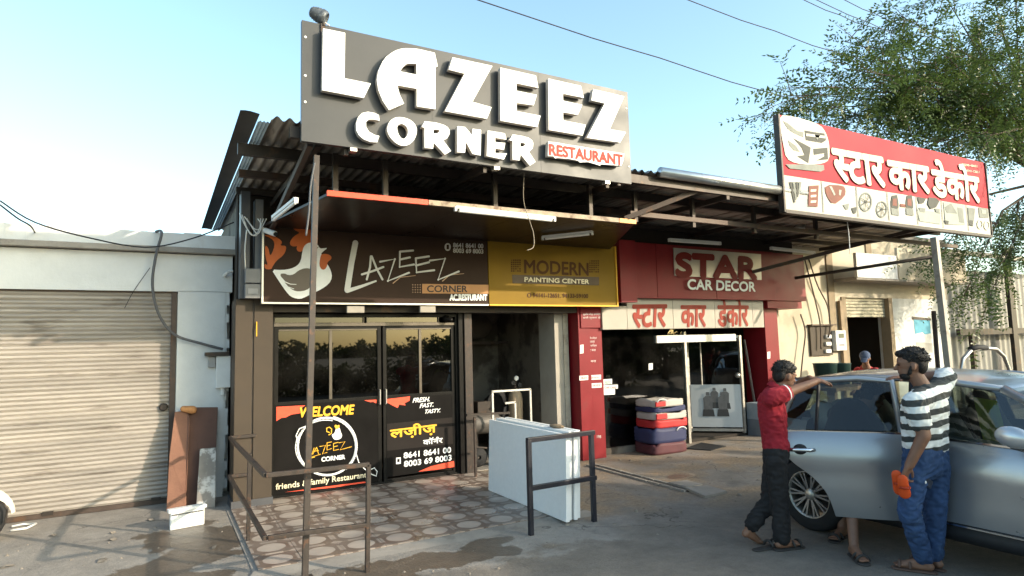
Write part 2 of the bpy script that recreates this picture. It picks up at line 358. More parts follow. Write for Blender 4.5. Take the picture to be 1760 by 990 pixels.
# ------------------------------------------------------------------ ground
def ground_material():
    m = bpy.data.materials.new('street_ground'); m.use_nodes = True; nt = m.node_tree; N = nt.nodes; L = nt.links; b = N['Principled BSDF']
    pos = N.new('ShaderNodeNewGeometry').outputs['Position']
    sep = N.new('ShaderNodeSeparateXYZ'); L.new(pos, sep.inputs[0])
    def noise(s, d=6, r=.6):
        n = N.new('ShaderNodeTexNoise'); n.inputs['Scale'].default_value = s; n.inputs['Detail'].default_value = d; n.inputs['Roughness'].default_value = r; L.new(pos, n.inputs['Vector']); return n.outputs['Fac']
    def math_(op, a, b_=None):
        n = N.new('ShaderNodeMath'); n.operation = op
        for k, v in enumerate((a, b_)):
            if v is None: continue
            if isinstance(v, (int, float)): n.inputs[k].default_value = v
            else: L.new(v, n.inputs[k])
        return n.outputs[0]
    def mr(src, a, c, lo=0., hi=1.):
        r = N.new('ShaderNodeMapRange'); r.inputs[1].default_value = a; r.inputs[2].default_value = c; r.inputs[3].default_value = lo; r.inputs[4].default_value = hi; L.new(src, r.inputs[0]); return r.outputs[0]
    def mix(fac, A, B):
        mx = N.new('ShaderNodeMix'); mx.data_type = 'RGBA'
        for sck, v in ((mx.inputs[0], fac), (mx.inputs[6], A), (mx.inputs[7], B)):
            if isinstance(v, tuple): sck.default_value = (*v, 1)
            elif isinstance(v, float): sck.default_value = v
            else: L.new(v, sck)
        return mx.outputs[2]
    big, mid, fine = noise(.55), noise(2.4), noise(28, 4)
    asphalt = mix(mr(mid, .35, .65), (.140, .120, .098), (.20, .172, .14))
    dust = mix(mr(fine, .35, .7), (.19, .14, .092), (.29, .22, .15))
    conc = mix(mr(mid, .35, .65), (.17, .15, .13), (.235, .21, .185))
    # dusty verge near the shops (Y beyond about 5.3), asphalt towards the road
    yy = math_('ADD', sep.outputs[1], mr(big, .3, .7, -.55, .55)); verge = mr(yy, 4.6, 5.3)
    out = mix(verge, asphalt, mix(mr(noise(1.1), .42, .58), dust, conc))
    # left forecourt and the cement apron in front of the tiles
    ap = math_('MULTIPLY', mr(math_('ADD', sep.outputs[0], mr(mid, .3, .7, -.12, .12)), 3.9, 3.7), mr(math_('ADD', sep.outputs[1], mr(mid, .3, .7, -.25, .25)), 4.7, 4.85))
    out = mix(ap, out, mix(mr(mid, .3, .7), (.205, .183, .158), (.285, .257, .222)))
    # spilt water with its own outline
    wet = None
    for (x, y, rx, ry, rot) in ((1.95, 5.12, .95, .22, -.1), (2.65, 5.30, .30, .13, 0), (1.35, 4.75, .5, .25, .2), (.35, 6.95, .42, .75, .25), (-.1, 6.15, .62, .32, .5), (.22, 5.7, .35, .3, 0), (6.1, 6.35, .25, .14, .3)):
        c_, s_ = math.cos(rot), math.sin(rot)
        dx, dy = math_('SUBTRACT', sep.outputs[0], x), math_('SUBTRACT', sep.outputs[1], y)
        u = math_('DIVIDE', math_('ADD', math_('MULTIPLY', dx, c_), math_('MULTIPLY', dy, s_)), rx)
        v = math_('DIVIDE', math_('SUBTRACT', math_('MULTIPLY', dy, c_), math_('MULTIPLY', dx, s_)), ry)
        d = math_('ADD', math_('ADD', math_('MULTIPLY', u, u), math_('MULTIPLY', v, v)), mr(noise(3.2, 4), .3, .7, -.8, .8))
        k = mr(d, 1.02, .94); wet = k if wet is None else math_('MAXIMUM', wet, k)
    wetc = N.new('ShaderNodeMix'); wetc.data_type = 'RGBA'; wetc.blend_type = 'MULTIPLY'; wetc.inputs[7].default_value = (.46, .41, .36, 1); L.new(wet, wetc.inputs[0]); L.new(out, wetc.inputs[6]); out = wetc.outputs[2]
    oil = mr(noise(.9, 9, .7), .60, .68, 0, .45); out = mix(oil, out, (.06, .052, .046))
    speck = mr(noise(60, 2), .68, .74, 0, .5); out = mix(speck, out, (.30, .27, .23))
    gr = N.new('ShaderNodeMix'); gr.data_type = 'RGBA'; gr.blend_type = 'MULTIPLY'; gr.inputs[0].default_value = 1; L.new(out, gr.inputs[6]); L.new(mr(math_('ADD', math_('MULTIPLY', noise(95, 3), .6), math_('MULTIPLY', noise(14, 7, .7), .4)), .32, .68, .68, 1.28), gr.inputs[7]); out = gr.outputs[2]
    vo = N.new('ShaderNodeTexVoronoi'); vo.feature = 'DISTANCE_TO_EDGE'; vo.inputs['Scale'].default_value = .55; wv = N.new('ShaderNodeVectorMath'); wv.operation = 'ADD'; nzv = N.new('ShaderNodeTexNoise'); nzv.inputs['Scale'].default_value = 1.6; nzv.inputs['Detail'].default_value = 6; L.new(pos, nzv.inputs[0]); L.new(pos, wv.inputs[0]); L.new(nzv.outputs['Color'], wv.inputs[1]); L.new(wv.outputs[0], vo.inputs['Vector'])
    crack = math_('MULTIPLY', mr(vo.outputs['Distance'], .006, .002), mr(noise(.8, 3), .48, .56)); out = mix(math_('MULTIPLY', crack, .7), out, (.05, .042, .035))
    L.new(out, b.inputs['Base Color'])
    rr = N.new('ShaderNodeMix'); rr.inputs[2].default_value = .86; rr.inputs[3].default_value = .38; L.new(wet, rr.inputs[0]); L.new(rr.outputs[0], b.inputs['Roughness'])
    bp = N.new('ShaderNodeBump'); bp.inputs['Distance'].default_value = .012; bp.inputs['Strength'].default_value = .55
    L.new(math_('ADD', noise(45, 5), math_('MULTIPLY', noise(5, 4), 2.0)), bp.inputs['Height']); L.new(bp.outputs[0], b.inputs['Normal'])
    MATS['street_ground'] = m; return m
g = MB()
xs = [-600, -60, -20, -8, -4, 0, 4, 8, 12, 20, 60, 600]; n_ = len(xs)
g.add([(x, y, 0) for y in xs for x in xs], [(j*n_+i, j*n_+i+1, (j+1)*n_+i+1, (j+1)*n_+i) for j in range(n_-1) for i in range(n_-1)])
tag(g.build('ground', ground_material()), kind='structure')

# loose stones and litter scraps on the verge: too many and too small to count
mb = MB()
for i in range(420):
    x, y = rng.uniform(-1.6, 11), rng.uniform(4.4, 8.0)
    if .6 < x < 4.1 and y > 5.2 and i % 9: continue
    r = rng.uniform(.006, .02) if i % 12 else rng.uniform(.02, .038); a = rng.uniform(0, 6.28)
    ring = [(x+r*rng.uniform(.7, 1.2)*math.cos(a+k*1.257), y+r*rng.uniform(.7, 1.2)*math.sin(a+k*1.257), -.002) for k in range(5)]
    mb.add(ring+[(x, y, r*rng.uniform(.3, .8))], [(k, (k+1) % 5, 5) for k in range(5)])
for i in range(26):
    x, y = (rng.uniform(-1.4, .6), rng.uniform(5.2, 8.2)) if i % 2 else (rng.uniform(4.2, 9.5), rng.uniform(4.6, 7.6)); a = rng.uniform(0, 6.28); w_, l_ = rng.uniform(.01, .03), rng.uniform(.02, .07); c1, s1 = math.cos(a), math.sin(a)
    mb.add([(x+c1*u-s1*v, y+s1*u+c1*v, z) for u, v, z in ((-l_, -w_, .003), (0, -w_, .016), (l_, -w_, .004), (l_, w_, .008), (0, w_, .02), (-l_, w_, .004))], [(0, 1, 4, 5), (1, 2, 3, 4)])
tag(mb.build('gravel', pm('gravel', (.21, .18, .145), .9, 0, .5, 12)), 'loose stones and crumbs of rubble strewn over the dusty verge', 'gravel', kind='stuff')

# drain channel with its broken cover slab in front of the red shop
dr = thing('drain_channel', 'shallow open drain groove with a cracked cover slab crossing the dusty ground', 'drain', (5.0, 6.5, 0))
a_, b_ = onZ(1015, 800), onZ(1185, 845)
mb = MB(); prev = None
mb.bar(a_+Vector((0, 0, .004)), b_+Vector((0, 0, .004)), .075, .008); mb.build('groove', pm('drain_mud', (.055, .04, .03), .6, 0, .3, 20), dr)
d_ = (b_-a_).normalized(); s_ = Vector((-d_.y, d_.x, 0))
for sg in (-1, 1):
    mb = MB(); k = 9
    for i in range(k):
        p = a_.lerp(b_, i/k)+s_*sg*.062+Vector((0, 0, .008)); q = a_.lerp(b_, (i+.93)/k)+s_*sg*(.062+rng.uniform(-.008, .008))+Vector((0, 0, .008)); mb.bar(p, q, .04, .022+rng.uniform(0, .01))
    mb.build('kerb_edge', concrete, dr)
for q in (((1178, 842), (1215, 838), (1250, 848), (1212, 857)), ((1150, 833), (1180, 829), (1208, 836), (1180, 841))):
    P = [onZ(*p) for p in q]; mb = MB(); mb.add([(p.x, p.y, .002) for p in P]+[(p.x, p.y, .03) for p in P], [(4,5,6,7),(0,1,5,4),(1,2,6,5),(2,3,7,6),(3,0,4,7)]); mb.build('cover_slab', concrete, dr)

# tiled forecourt in front of the restaurant: every tile its own piece
def tile_material():
    m = bpy.data.materials.new('patterned_tile'); m.use_nodes = True; nt = m.node_tree; N = nt.nodes; L = nt.links; b = N['Principled BSDF']
    tc = N.new('ShaderNodeTexCoord').outputs['Object']; sep = N.new('ShaderNodeSeparateXYZ'); L.new(tc, sep.inputs[0])
    pos = N.new('ShaderNodeNewGeometry').outputs['Position']
    def M_(op, a, b_=None, c_=None):
        n = N.new('ShaderNodeMath'); n.operation = op
        for k, v in enumerate((a, b_, c_)):
            if v is None: continue
            if isinstance(v, (int, float)): n.inputs[k].default_value = v
            else: L.new(v, n.inputs[k])
        return n.outputs[0]
    ax, ay = M_('ABSOLUTE', sep.outputs[0]), M_('ABSOLUTE', sep.outputs[1])
    r = M_('SQRT', M_('ADD', M_('MULTIPLY', ax, ax), M_('MULTIPLY', ay, ay)))
    octo = M_('MAXIMUM', M_('MAXIMUM', ax, ay), M_('MULTIPLY', M_('ADD', ax, ay), .76)); rr = M_('ADD', M_('MULTIPLY', r, .6), M_('MULTIPLY', octo, .4))
    disc = M_('LESS_THAN', rr, .122)
    hx, hy = M_('SUBTRACT', .18, ax), M_('SUBTRACT', .18, ay)
    e1 = M_('MULTIPLY', M_('LESS_THAN', hx, .026), M_('LESS_THAN', ay, .075)); e2 = M_('MULTIPLY', M_('LESS_THAN', hy, .026), M_('LESS_THAN', ax, .075))
    cn = M_('LESS_THAN', M_('ADD', hx, hy), .055)
    lt = M_('MAXIMUM', disc, M_('MULTIPLY', M_('MAXIMUM', M_('MAXIMUM', e1, e2), cn), .6))
    nz = N.new('ShaderNodeTexNoise'); nz.inputs['Scale'].default_value = 3; nz.inputs['Detail'].default_value = 9; L.new(pos, nz.inputs[0])
    mx = N.new('ShaderNodeMix'); mx.data_type = 'RGBA'; mx.inputs[6].default_value = (.135, .096, .076, 1); mx.inputs[7].default_value = (.42, .36, .31, 1); L.new(lt, mx.inputs[0])
    mr = N.new('ShaderNodeMapRange'); mr.inputs[1].default_value = .42; mr.inputs[2].default_value = .72; mr.inputs[3].default_value = .08; mr.inputs[4].default_value = .55; L.new(nz.outputs[0], mr.inputs[0])
    m2 = N.new('ShaderNodeMix'); m2.data_type = 'RGBA'; m2.inputs[7].default_value = (.21, .175, .145, 1); L.new(mr.outputs[0], m2.inputs[0]); L.new(mx.outputs[2], m2.inputs[6])
    L.new(m2.outputs[2], b.inputs['Base Color']); b.inputs['Roughness'].default_value = .42
    mr2 = N.new('ShaderNodeMapRange'); mr2.inputs[1].default_value = .35; mr2.inputs[2].default_value = .65; mr2.inputs[3].default_value = .25; mr2.inputs[4].default_value = .55; L.new(nz.outputs[0], mr2.inputs[0]); L.new(mr2.outputs[0], b.inputs['Roughness'])
    return m
fc = bx('tiled_forecourt', (.70, 5.66, -.05), (4.02, 8.22, .006), concrete); tag(fc, kind='structure')
tm = tile_material(); T = .362
me = MB().box((-.179, -.179, 0), (.179, .179, .016)).build('tile', tm, None); tmesh = me.data; bpy.data.objects.remove(me)
for i in range(9):
    for j in range(7):
        o = bpy.data.objects.new('tile', tmesh); col.objects.link(o); o.parent = fc
        o.location = (.92+T*i, 5.86+T*j, .006+rng.uniform(-.0015, .0015)); o.rotation_euler = (rng.uniform(-.003, .003), rng.uniform(-.003, .003), 0)
# cement fillet along the front of the tiles
mb = MB(); mb.add([(.70, 5.66, .018), (4.02, 5.66, .018), (4.06, 5.48, .0005), (.62, 5.48, .0005), (.70, 5.66, 0), (4.02, 5.66, 0)], [(0, 3, 2, 1), (0, 4, 3), (1, 2, 5)])
mb.build('cement_edge', concrete, fc)

# ------------------------------------------------------------------ white building with rolling shutter (left)
WY = 8.83
wb = thing('white_building', 'low whitewashed shop building with a closed rolling shutter and flat parapet', 'building', (-2, WY, 0))
SX1, SZ = .18, 2.57
mb = MB(); mb.box((SX1, WY, 0), (.72, WY+.3, SZ+.005)); mb.build('pier', white_paint, wb)
bx('wall', (-9, WY, SZ), (.80, WY+.3, 3.04), white_paint, wb)
bx('wall', (-9, WY, 0), (-3.6, WY+.3, SZ+.004), white_paint, wb)
bx('roof_slab', (-9, WY-.10, 3.05), (.83, 14, 3.12), concrete, wb, .008)
mb = MB()                                         # chipped parapet edge
for i in range(50):
    x0 = -9+9.82*i/50; x1 = -9+9.82*(i+1)/50; mb.box((x0, WY-.085+rng.uniform(0, .008), 3.12), (x1, WY+.12, 3.30+rng.uniform(-.012, .006)))
mb.build('parapet', white_paint, wb)
bx('side_wall', (.74, WY+.3, 0), (.80, 14, 3.04), white_paint, wb)
mb = MB()                                         # peeled plaster edge at the corner
for i in range(26):
    z = .1+2.85*i/26; mb.box((.72, WY+.01, z), (.735+rng.uniform(0, .045), WY+.2, z+.11))
mb.build('broken_edge', white_paint, wb)
sh = bx('shutter_housing', (-3.6, WY+.04, SZ-.02), (SX1, WY+.2, SZ+.0), brown_steel, wb)
for xg in (SX1-.05, -3.55): bx('guide_rail', (xg-.02, WY+.02, 0), (xg+.045, WY+.09, SZ-.02), brown_steel, wb)
# slats: one shared curled profile
mb = MB(); ph = .052; prof = [(0, 0), (.003, .008), (.012, .016), (.016, .025), (.012, .034), (.003, .043), (0, .049)]
xs_ = np.linspace(-3.55, SX1-.04, 13)
for i in range(12):
    for k in range(len(prof)-1):
        (a, z0), (b, z1) = prof[k], prof[k+1]; mb.add([(xs_[i], -a, z0), (xs_[i+1], -a, z0), (xs_[i+1], -b, z1), (xs_[i], -b, z1)], [(0, 1, 2, 3)])
sh_ = mb.build('slat', shutter_mat, None, smooth=True); sm_ = sh_.data; bpy.data.objects.remove(sh_)
shut = bx('shutter_backing', (-3.55, WY+.075, .02), (SX1-.04, WY+.085, SZ-.02), shutter_mat, wb)
for k in range(int((SZ-.08)/ph)+1):
    o = bpy.data.objects.new('slat', sm_); col.objects.link(o); o.parent = wb; o.matrix_parent_inverse = parent_world(wb).inverted()
    o.location = (0, WY+.055+rng.uniform(-.002, .002), .06+k*ph); o.rotation_euler = (rng.uniform(-.06, .06), rng.uniform(-.0012, .0012), 0)
bx('bottom_bar', (-3.55, WY+.02, .005), (SX1-.04, WY+.075, .058), brown_steel, wb)
for px in (82, 268):
    p = onY(px, 883 if px < 100 else 858, WY); bx('lock_hasp', (p.x-.05, WY+.005, p.z-.02), (p.x+.05, WY+.03, p.z+.02), dark_steel, wb)
p = onY(281, 700, WY); MB().lathe([(0, -.03), (.035, -.03), (.045, -.015), (.05, 0)], (p.x, WY+.03, p.z), (0, 1, 0), 14).build('lock_knob', dark_steel, wb)
# electricity box, cables and pipe stub on the pier
eb = thing('electric_box', 'pale grey electric meter box on the white pier beside the shutter', 'electric box', (.68, WY, 1.5))
p0, p1 = onY(372, 612, WY-.1), onY(396, 666, WY-.1)
bx('case', (p0.x, WY-.1, p1.z), (p1.x, WY, p0.z), plastic_white, eb, .008)
bx('rain_hood', (p0.x-.13, WY-.14, p0.z+.005), (p1.x-.02, WY, p0.z+.05), dark_steel, eb)
bx('fuse_box', (p0.x-.09, WY-.07, p0.z-.14), (p0.x-.01, WY, p0.z-.005), pm('grey_plastic', (.32, .31, .30), .5), eb, .004)
MB().tube([((p0.x+p1.x)/2, WY-.04, p1.z), ((p0.x+p1.x)/2, WY-.04, p1.z-.09)], .025, 10).build('conduit', plastic_white, eb)
def cable(name, pts, r, label, mat=None, cat='cable', group=None, sub=5):
    P = [Vector(p) for p in pts]; Q = []
    for i in range(len(P)-1):
        a, b, c, d = P[max(i-1, 0)], P[i], P[i+1], P[min(i+2, len(P)-1)]
        for k in range(sub):
            t = k/sub; Q.append(.5*((2*b)+(c-a)*t+(2*a-5*b+4*c-d)*t*t+(3*b-a-3*c+d)*t**3))
    Q.append(P[-1]); return tag(MB().tube(Q, r, 6).build(name, mat or cable_mat, None, True), label, cat, group)
cable('cable', [onY(268, 398, WY-.1), onY(278, 400, WY-.2), onY(268, 440, WY-.16), onY(262, 490, WY-.14), onY(273, 540, WY-.12), onY(300, 575, WY-.1), onY(345, 590, WY-.09), onY(383, 600, WY-.08)], .016, 'thick grey cable looping from the parapet down to the meter box')
cable('wire', [onY(0, 345, 7.6), onY(60, 382, 7.8), onY(150, 408, 8.1), onY(250, 425, 8.3), onY(330, 410, 8.2), onY(402, 382, 8.0)], .008, 'thin dark wire sagging in front of the white parapet to the canopy corner', cable_dark)
cable('wire', [onY(0, 352, 7.2), onY(30, 375, 7.4), onY(52, 388, 7.6), onY(60, 400, 8.8)], .008, 'short dark wire drooping at the far left onto the parapet', cable_dark)
cable('wire', [onY(258, 460, WY-.03), onY(230, 500, WY-.02), onY(214, 530, WY-.02)], .004, 'hairline wire hanging slack over the rolling shutter top', cable_dark)
tag(MB().tube([onY(385, 474, WY-.02), onY(391, 468, WY-.14), onY(399, 466, WY-.1)], .022, 8).build('drain_spout', plastic_white), 'short white pipe spout under the eave of the white building', 'pipe')
# leaning slabs and tray by the pier
sandstone = pm('red_sandstone', (.20, .100, .066), .85, 0, .15, 3, bump=.3, bscale=30, dirt=((.14, .065, .045), 2, .55, .7))
def slab(name, pts, th, mat, label):
    P = [Vector(p) for p in pts]; n = (P[1]-P[0]).cross(P[2]-P[0]).normalized()*th
    if n.y < 0: n = -n
    mb = MB(); k = len(P); mb.add(P+[p+n for p in P], [tuple(range(k)), tuple(range(2*k-1, k-1, -1))]+[(i, i+k, (i+1) % k+k, (i+1) % k) for i in range(k)])
    return tag(mb.build(name, mat, None, bevel=.006), label, 'stone slab')
slab('stone_slab', [(.10, 8.38, 0), (.30, 8.36, 0), (.30, 8.40, .15), (.33, 8.62, 1.0), (.31, 8.70, 1.10), (.17, 8.69, 1.10), (.12, 8.55, .6)], .05, sandstone, 'narrow terracotta sandstone slab leaning beside the shutter edge')
slab('stone_slab', [(.24, 8.50, 0), (.60, 8.48, 0), (.645, 8.72, 1.12), (.30, 8.74, 1.14), (.23, 8.56, .4)], .05, pm('dark_sandstone', (.125, .068, .052), .85, 0, .15, 3, dirt=((.09, .05, .04), 2, .55, .7)), 'wide dark red sandstone slab leaning against the white pier')
slab('stone_slab', [(.40, 8.30, 0), (.60, 8.28, 0), (.615, 8.47, .66), (.44, 8.49, .66)], .035, pm('peeling_plaster', (.22, .20, .18), .9, 0, .2, 5, dirt=((.55, .53, .50), 6, .5, .9)), 'short grey slab with peeling white coat leaning in front of the red slabs')
tag(MB().capsule((.26, 8.66, 1.13), (.36, 8.66, 1.11), .035, .05, 10).build('cloth_rag', pm('orange_rag', (.42, .20, .08), .9, 0, .2, 20), None, True), 'crumpled orange rag hung over the red slab top', 'rag')
tray = thing('foam_tray', 'dirty white plastic box lid propped upright on the ground before the slabs', 'tray', (.3, 7.5, 0))
A_, B_ = onZ(293, 913), onZ(352, 902); ux = (B_-A_).normalized(); nx = Vector((-ux.y, ux.x, 0)); ln = (B_-A_).length; hh = .2
mb = MB(); mb.bar(A_+Vector((0, 0, hh/2))+nx*.04, B_+Vector((0, 0, hh/2))+nx*.04, .05, hh); mb.build('lid_body', plastic_white, tray, bevel=.01)
mb = MB(); mb.bar(A_-ux*.02+Vector((0, 0, hh-.01))+nx*.05, B_+ux*.02+Vector((0, 0, hh-.01))+nx*.05, .09, .035); mb.build('rim', plastic_white, tray, bevel=.006)
for i in range(5):
    p = A_+ux*ln*(.12+.19*i)+nx*.012+Vector((0, 0, hh-.05)); mb = MB(); mb.bar(p-ux*.028, p+ux*.028, .008, .014); mb.build('vent_slot', pm('slot_shadow', (.12, .12, .12), .8), tray)
# parked scooter cut by the picture's left edge
sct = thing('scooter', 'cream white scooter front with black wheel at the left edge by the shutter', 'scooter', (-1.45, 7.55, 0))
O = onZ(2, 930)+Vector((-.075, 0, 0))
def sp_(dx, dy, z): return (O.x+dx, O.y+dy, z)
MB().lathe([(.19, -.045), (.235, -.05), (.25, 0), (.235, .05), (.19, .045), (.19, -.045)], sp_(-.12, 0, .25), (.25, .97, 0), 28).build('tyre', rubber, sct, True)
MB().lathe([(0, -.02), (.06, -.035), (.17, -.03), (.19, -.04), (.19, .04), (.17, .03), (.06, .035), (0, .02)], sp_(-.12, 0, .25), (.25, .97, 0), 20).build('rim', alu, sct, True)
cream_gloss = pm('cream_gloss', (.68, .64, .54), .2, 0, .03, 6, coat=.6)
mb = MB(); mb.grid(lambda u, v: (O.x-.12+(.30-.04*abs(v-.5))*math.cos(math.pi*(.02+.75*u)), O.y+(v-.5)*.15, .25+(.30-.35*(v-.5)**2)*math.sin(math.pi*(.02+.75*u))), 12, 6); mb.build('front_fender', cream_gloss, sct, True)
mb = MB(); mb.grid(lambda u, v: (O.x-.22-.18*u+.14*math.cos((v-.5)*2.4)-.1, O.y+(v-.5)*.38, .38+.55*u), 8, 8); mb.build('front_apron', cream_gloss, sct, True)
mb = MB(); mb.capsule(sp_(-1.35, 0, .62), sp_(-.85, 0, .60), .15, .16); mb.capsule(sp_(-1.45, 0, .66), sp_(-1.7, 0, .7), .13, .06); mb.build('rear_body', cream_gloss, sct, True)
mb = MB(); mb.capsule(sp_(-1.5, 0, .80), sp_(-.85, 0, .78), .11, .1, flat=((0, 0, 1), .5)); mb.build('seat', rubber, sct, True)
MB().box(sp_(-.9, -.16, .27), sp_(-.35, .16, .33)).build('floorboard', rubber, sct)
MB().tube([sp_(-.45, -.3, 1.0), sp_(-.42, -.1, .98), sp_(-.42, .1, .98), sp_(-.45, .3, 1.0)], .016, 8).build('handlebar', dark_steel, sct)
MB().tube([sp_(-.42, 0, .98), sp_(-.3, 0, .6), sp_(-.14, .0, .25)], .025, 8).build('fork', dark_steel, sct)
MB().lathe([(.15, -.05), (.235, -.05), (.25, 0), (.235, .05), (.15, .05), (.15, -.05)], sp_(-1.35, 0, .25), (0, 1, 0), 24).build('tyre', rubber, sct, True)
MB().tube([sp_(.0, -.16, .36), sp_(.10, -.16, .40), sp_(.14, -.16, .33), sp_(.12, -.14, .2)], .009, 6).build('leg_guard', dark_steel, sct)
tag(MB().tube([onZ(20, 905, .02), onZ(40, 901, .02), onZ(62, 900, .02), onZ(45, 908, .02), onZ(18, 912, .02)], .012, 6).build('pipe_scrap', plastic_white, None, True), 'bent length of white pipe lying by the shutter foot', 'pipe')

# ------------------------------------------------------------------ restaurant building: pillars, glazed doors, back rooms
DY = 8.26
rb = thing('restaurant_building', 'brown clad restaurant front with pillars between the white building and the yellow sign', 'building', (2, DY, 0))
for a, b in ((.76, .945), (.965, 1.175)): bx('pillar', (a, 7.97, 0), (b, 8.4, 2.42), brown_clad, rb, .004)
bx('pillar_joint', (.94, 7.985, 0), (.97, 8.39, 2.42), dark_steel, rb)
bx('pillar_plinth', (.74, 7.955, 0), (1.19, 8.38, .10), grey_clad, rb)
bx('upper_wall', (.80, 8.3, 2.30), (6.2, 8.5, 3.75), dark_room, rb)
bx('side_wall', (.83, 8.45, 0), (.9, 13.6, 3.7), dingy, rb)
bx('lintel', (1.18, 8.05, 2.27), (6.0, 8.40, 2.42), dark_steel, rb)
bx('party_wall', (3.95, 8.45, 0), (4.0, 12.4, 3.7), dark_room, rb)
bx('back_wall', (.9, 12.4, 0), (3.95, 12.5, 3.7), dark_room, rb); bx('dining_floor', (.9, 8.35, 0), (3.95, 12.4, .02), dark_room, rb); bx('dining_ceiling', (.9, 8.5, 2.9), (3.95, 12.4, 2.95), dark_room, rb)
bx('grey_duct', (.80, 7.9, 2.42), (.90, 8.1, 3.7), grey_clad, rb); bx('grey_duct', (.96, 7.93, 2.42), (1.05, 8.1, 3.62), pm('light_duct', (.14, .14, .145), .5, .3), rb)
bx('door_jamb', (3.70, 8.16, 0), (3.76, 8.30, 2.27), black_frame, rb)
bx('steel_post', (3.78, 8.14, 0), (3.90, 8.24, 2.27), rail_steel, rb, .006)
mb = thing('control_box', 'stack of grey meter boxes on the duct beside the rooster sign', 'meter box', (.95, 7.85, 2.6))
p0, p1 = onY(421, 462, 7.85), onY(447, 515, 7.85); dz = (p0.z-p1.z)/2
for k in range(2): bx('case', (p0.x, 7.80, p1.z+dz*k+.012), (p1.x, 7.93, p1.z+dz*(k+1)), pm('grey_plastic2', (.17, .17, .175), .5), mb, .006)
bx('label_plate', (p0.x+.03, 7.792, p1.z+dz*.35), (p1.x-.03, 7.802, p1.z+dz*.7), pm('plate_grey', (.26, .26, .27), .4), mb)
for k in range(4):
    xk = onY(412+9*k, 360, 7.7)
    cable('wire', [onY(412+4*k, 366+3*k, 7.7), onY(424+6*k, 392+10*(k % 2), 7.66), onY(440+3*k, 405-6*k, 7.66), onY(458-5*k, 376, 7.7)], .006, ['outermost', 'second', 'third', 'innermost'][k]+' white wire loop hanging under the canopy corner', plastic_white)
cable('wire', [onY(424, 395, 7.68), onY(421, 430, 7.74), onY(422, 462, 7.84)], .007, 'white wire dropping from the canopy corner into the grey boxes', plastic_white)
# small lamp hooks on pillar
tag(MB().tube([onY(441, 553, 7.96), onY(441, 570, 7.93), onY(441, 578, 7.92)], .006, 6).build('hanging_hook', gold_print), 'little brass hook hanging on the brown pillar joint', 'hook')
# --- four-panel glazed door screen
ds = thing('door_screen', 'black framed glass entrance doors with printed lower panels', 'doors', (2.45, DY, 0))
X0, X1, ZT = 1.21, 3.68, 2.26
def rect_frame(x0, x1, z0, z1, w, d, name, mat, par, y=DY):
    mb = MB(); mb.box((x0, y-d/2, z0), (x0+w, y+d/2, z1)); mb.box((x1-w, y-d/2, z0), (x1, y+d/2, z1)); mb.box((x0+w, y-d/2+.001, z1-w), (x1-w, y+d/2-.001, z1)); mb.box((x0+w, y-d/2+.001, z0), (x1-w, y+d/2-.001, z0+w)); return mb.build(name, mat, par, bevel=.003)
rect_frame(X0-.03, X1+.03, .0, ZT+.0, .045, .10, 'outer_frame', black_frame, ds)
MB().box((X0+.015, DY-.04, 2.10), (X1-.015, DY+.04, 2.135)).build('transom', bronze_frame, ds)
xm = 2.60
for a, b in ((X0+.02, 2.36), (2.39, X1-.25)):
    fr = rect_frame(a, b, 2.135, 2.225, .012, .06, 'fanlight_frame', bronze_frame, ds)
    bx('pane', (a+.012, DY-.004, 2.147), (b-.012, DY+.004, 2.213), door_glass, fr)
for k, (a, b) in enumerate(((X0+.02, xm-.012), (xm+.012, X1-.02))):
    lf = rect_frame(a, b, .02, 2.095, .05, .055, 'door_leaf', black_frame, ds)
    MB().box((a+.05, DY-.026, 1.10), (b-.05, DY+.026, 1.165)).build('middle_rail', black_frame, lf)
    m_ = a+(b-a)*.51
    for nm, c, d in (('pane', a+.05, m_-.018), ('pane', m_+.018, b-.05)):
        bx(nm, (c, DY-.004, 1.165), (d, DY+.004, 2.045), door_glass, lf)
    mb = MB(); mb.box((m_-.018, DY-.022, 1.165), (m_+.018, DY+.022, 2.045)); mb.build('mullion', bronze_frame, lf)
    mb = MB(); mb.box((a+.052, DY-.03, 2.046), (b-.052, DY-.006, 2.062)); mb.build('head_bead', bronze_frame, lf)
    bx('printed_panel', (a+.03, DY-.024, .10), (b-.03, DY+.02, 1.10), poster_black, lf)
    h = MB(); xx = b-.03 if k == 0 else a+.03
    h.tube([(xx, DY-.03, 1.25), (xx, DY-.07, 1.25), (xx, DY-.07, 1.06), (xx, DY-.03, 1.06)], .009, 8); h.build('door_handle', alu, lf)
PY = DY-.0285
def P_(u, v): return (460+u/3, 530+v/3)                       # from the 3x enlargement of the left leaf
wp = thing('welcome_poster', 'black WELCOME poster with gold lettering on the left door leaf', 'poster', (1.9, PY, .1))
frontal([[P_(38, 500), P_(562, 468), P_(570, 930), P_(38, 962)]], PY-.004, .003, 'sheet', poster_black, wp)
Y1 = PY-.0058
frontal([[P_(45, 508), P_(195, 500), P_(165, 520), P_(172, 540), P_(120, 548), P_(95, 562), P_(70, 565), P_(45, 582)]], Y1, .001, 'red_brush_mark', red_print, wp)
frontal([[P_(498, 474), P_(562, 470), P_(560, 490), P_(545, 482), P_(530, 484)]], Y1, .001, 'red_brush_mark', red_print, wp)
lettering('WELCOME', Y1, P_(160, 562), P_(440, 545), P_(168, 512), 'lettering', gold_print, wp, .006)
def ring(cx, cz, rx, rz, w, n=44, a0=0., a1=2*math.pi): return [(cx+rx*math.cos(a0+(a1-a0)*i/n), cz+rz*math.sin(a0+(a1-a0)*i/n)) for i in range(n+1)]
strokes([[P_(*q) for q in ring(305, 712, 150, 148, 0)]], Y1-.001, .026, 'brush_ring', white_print, wp)
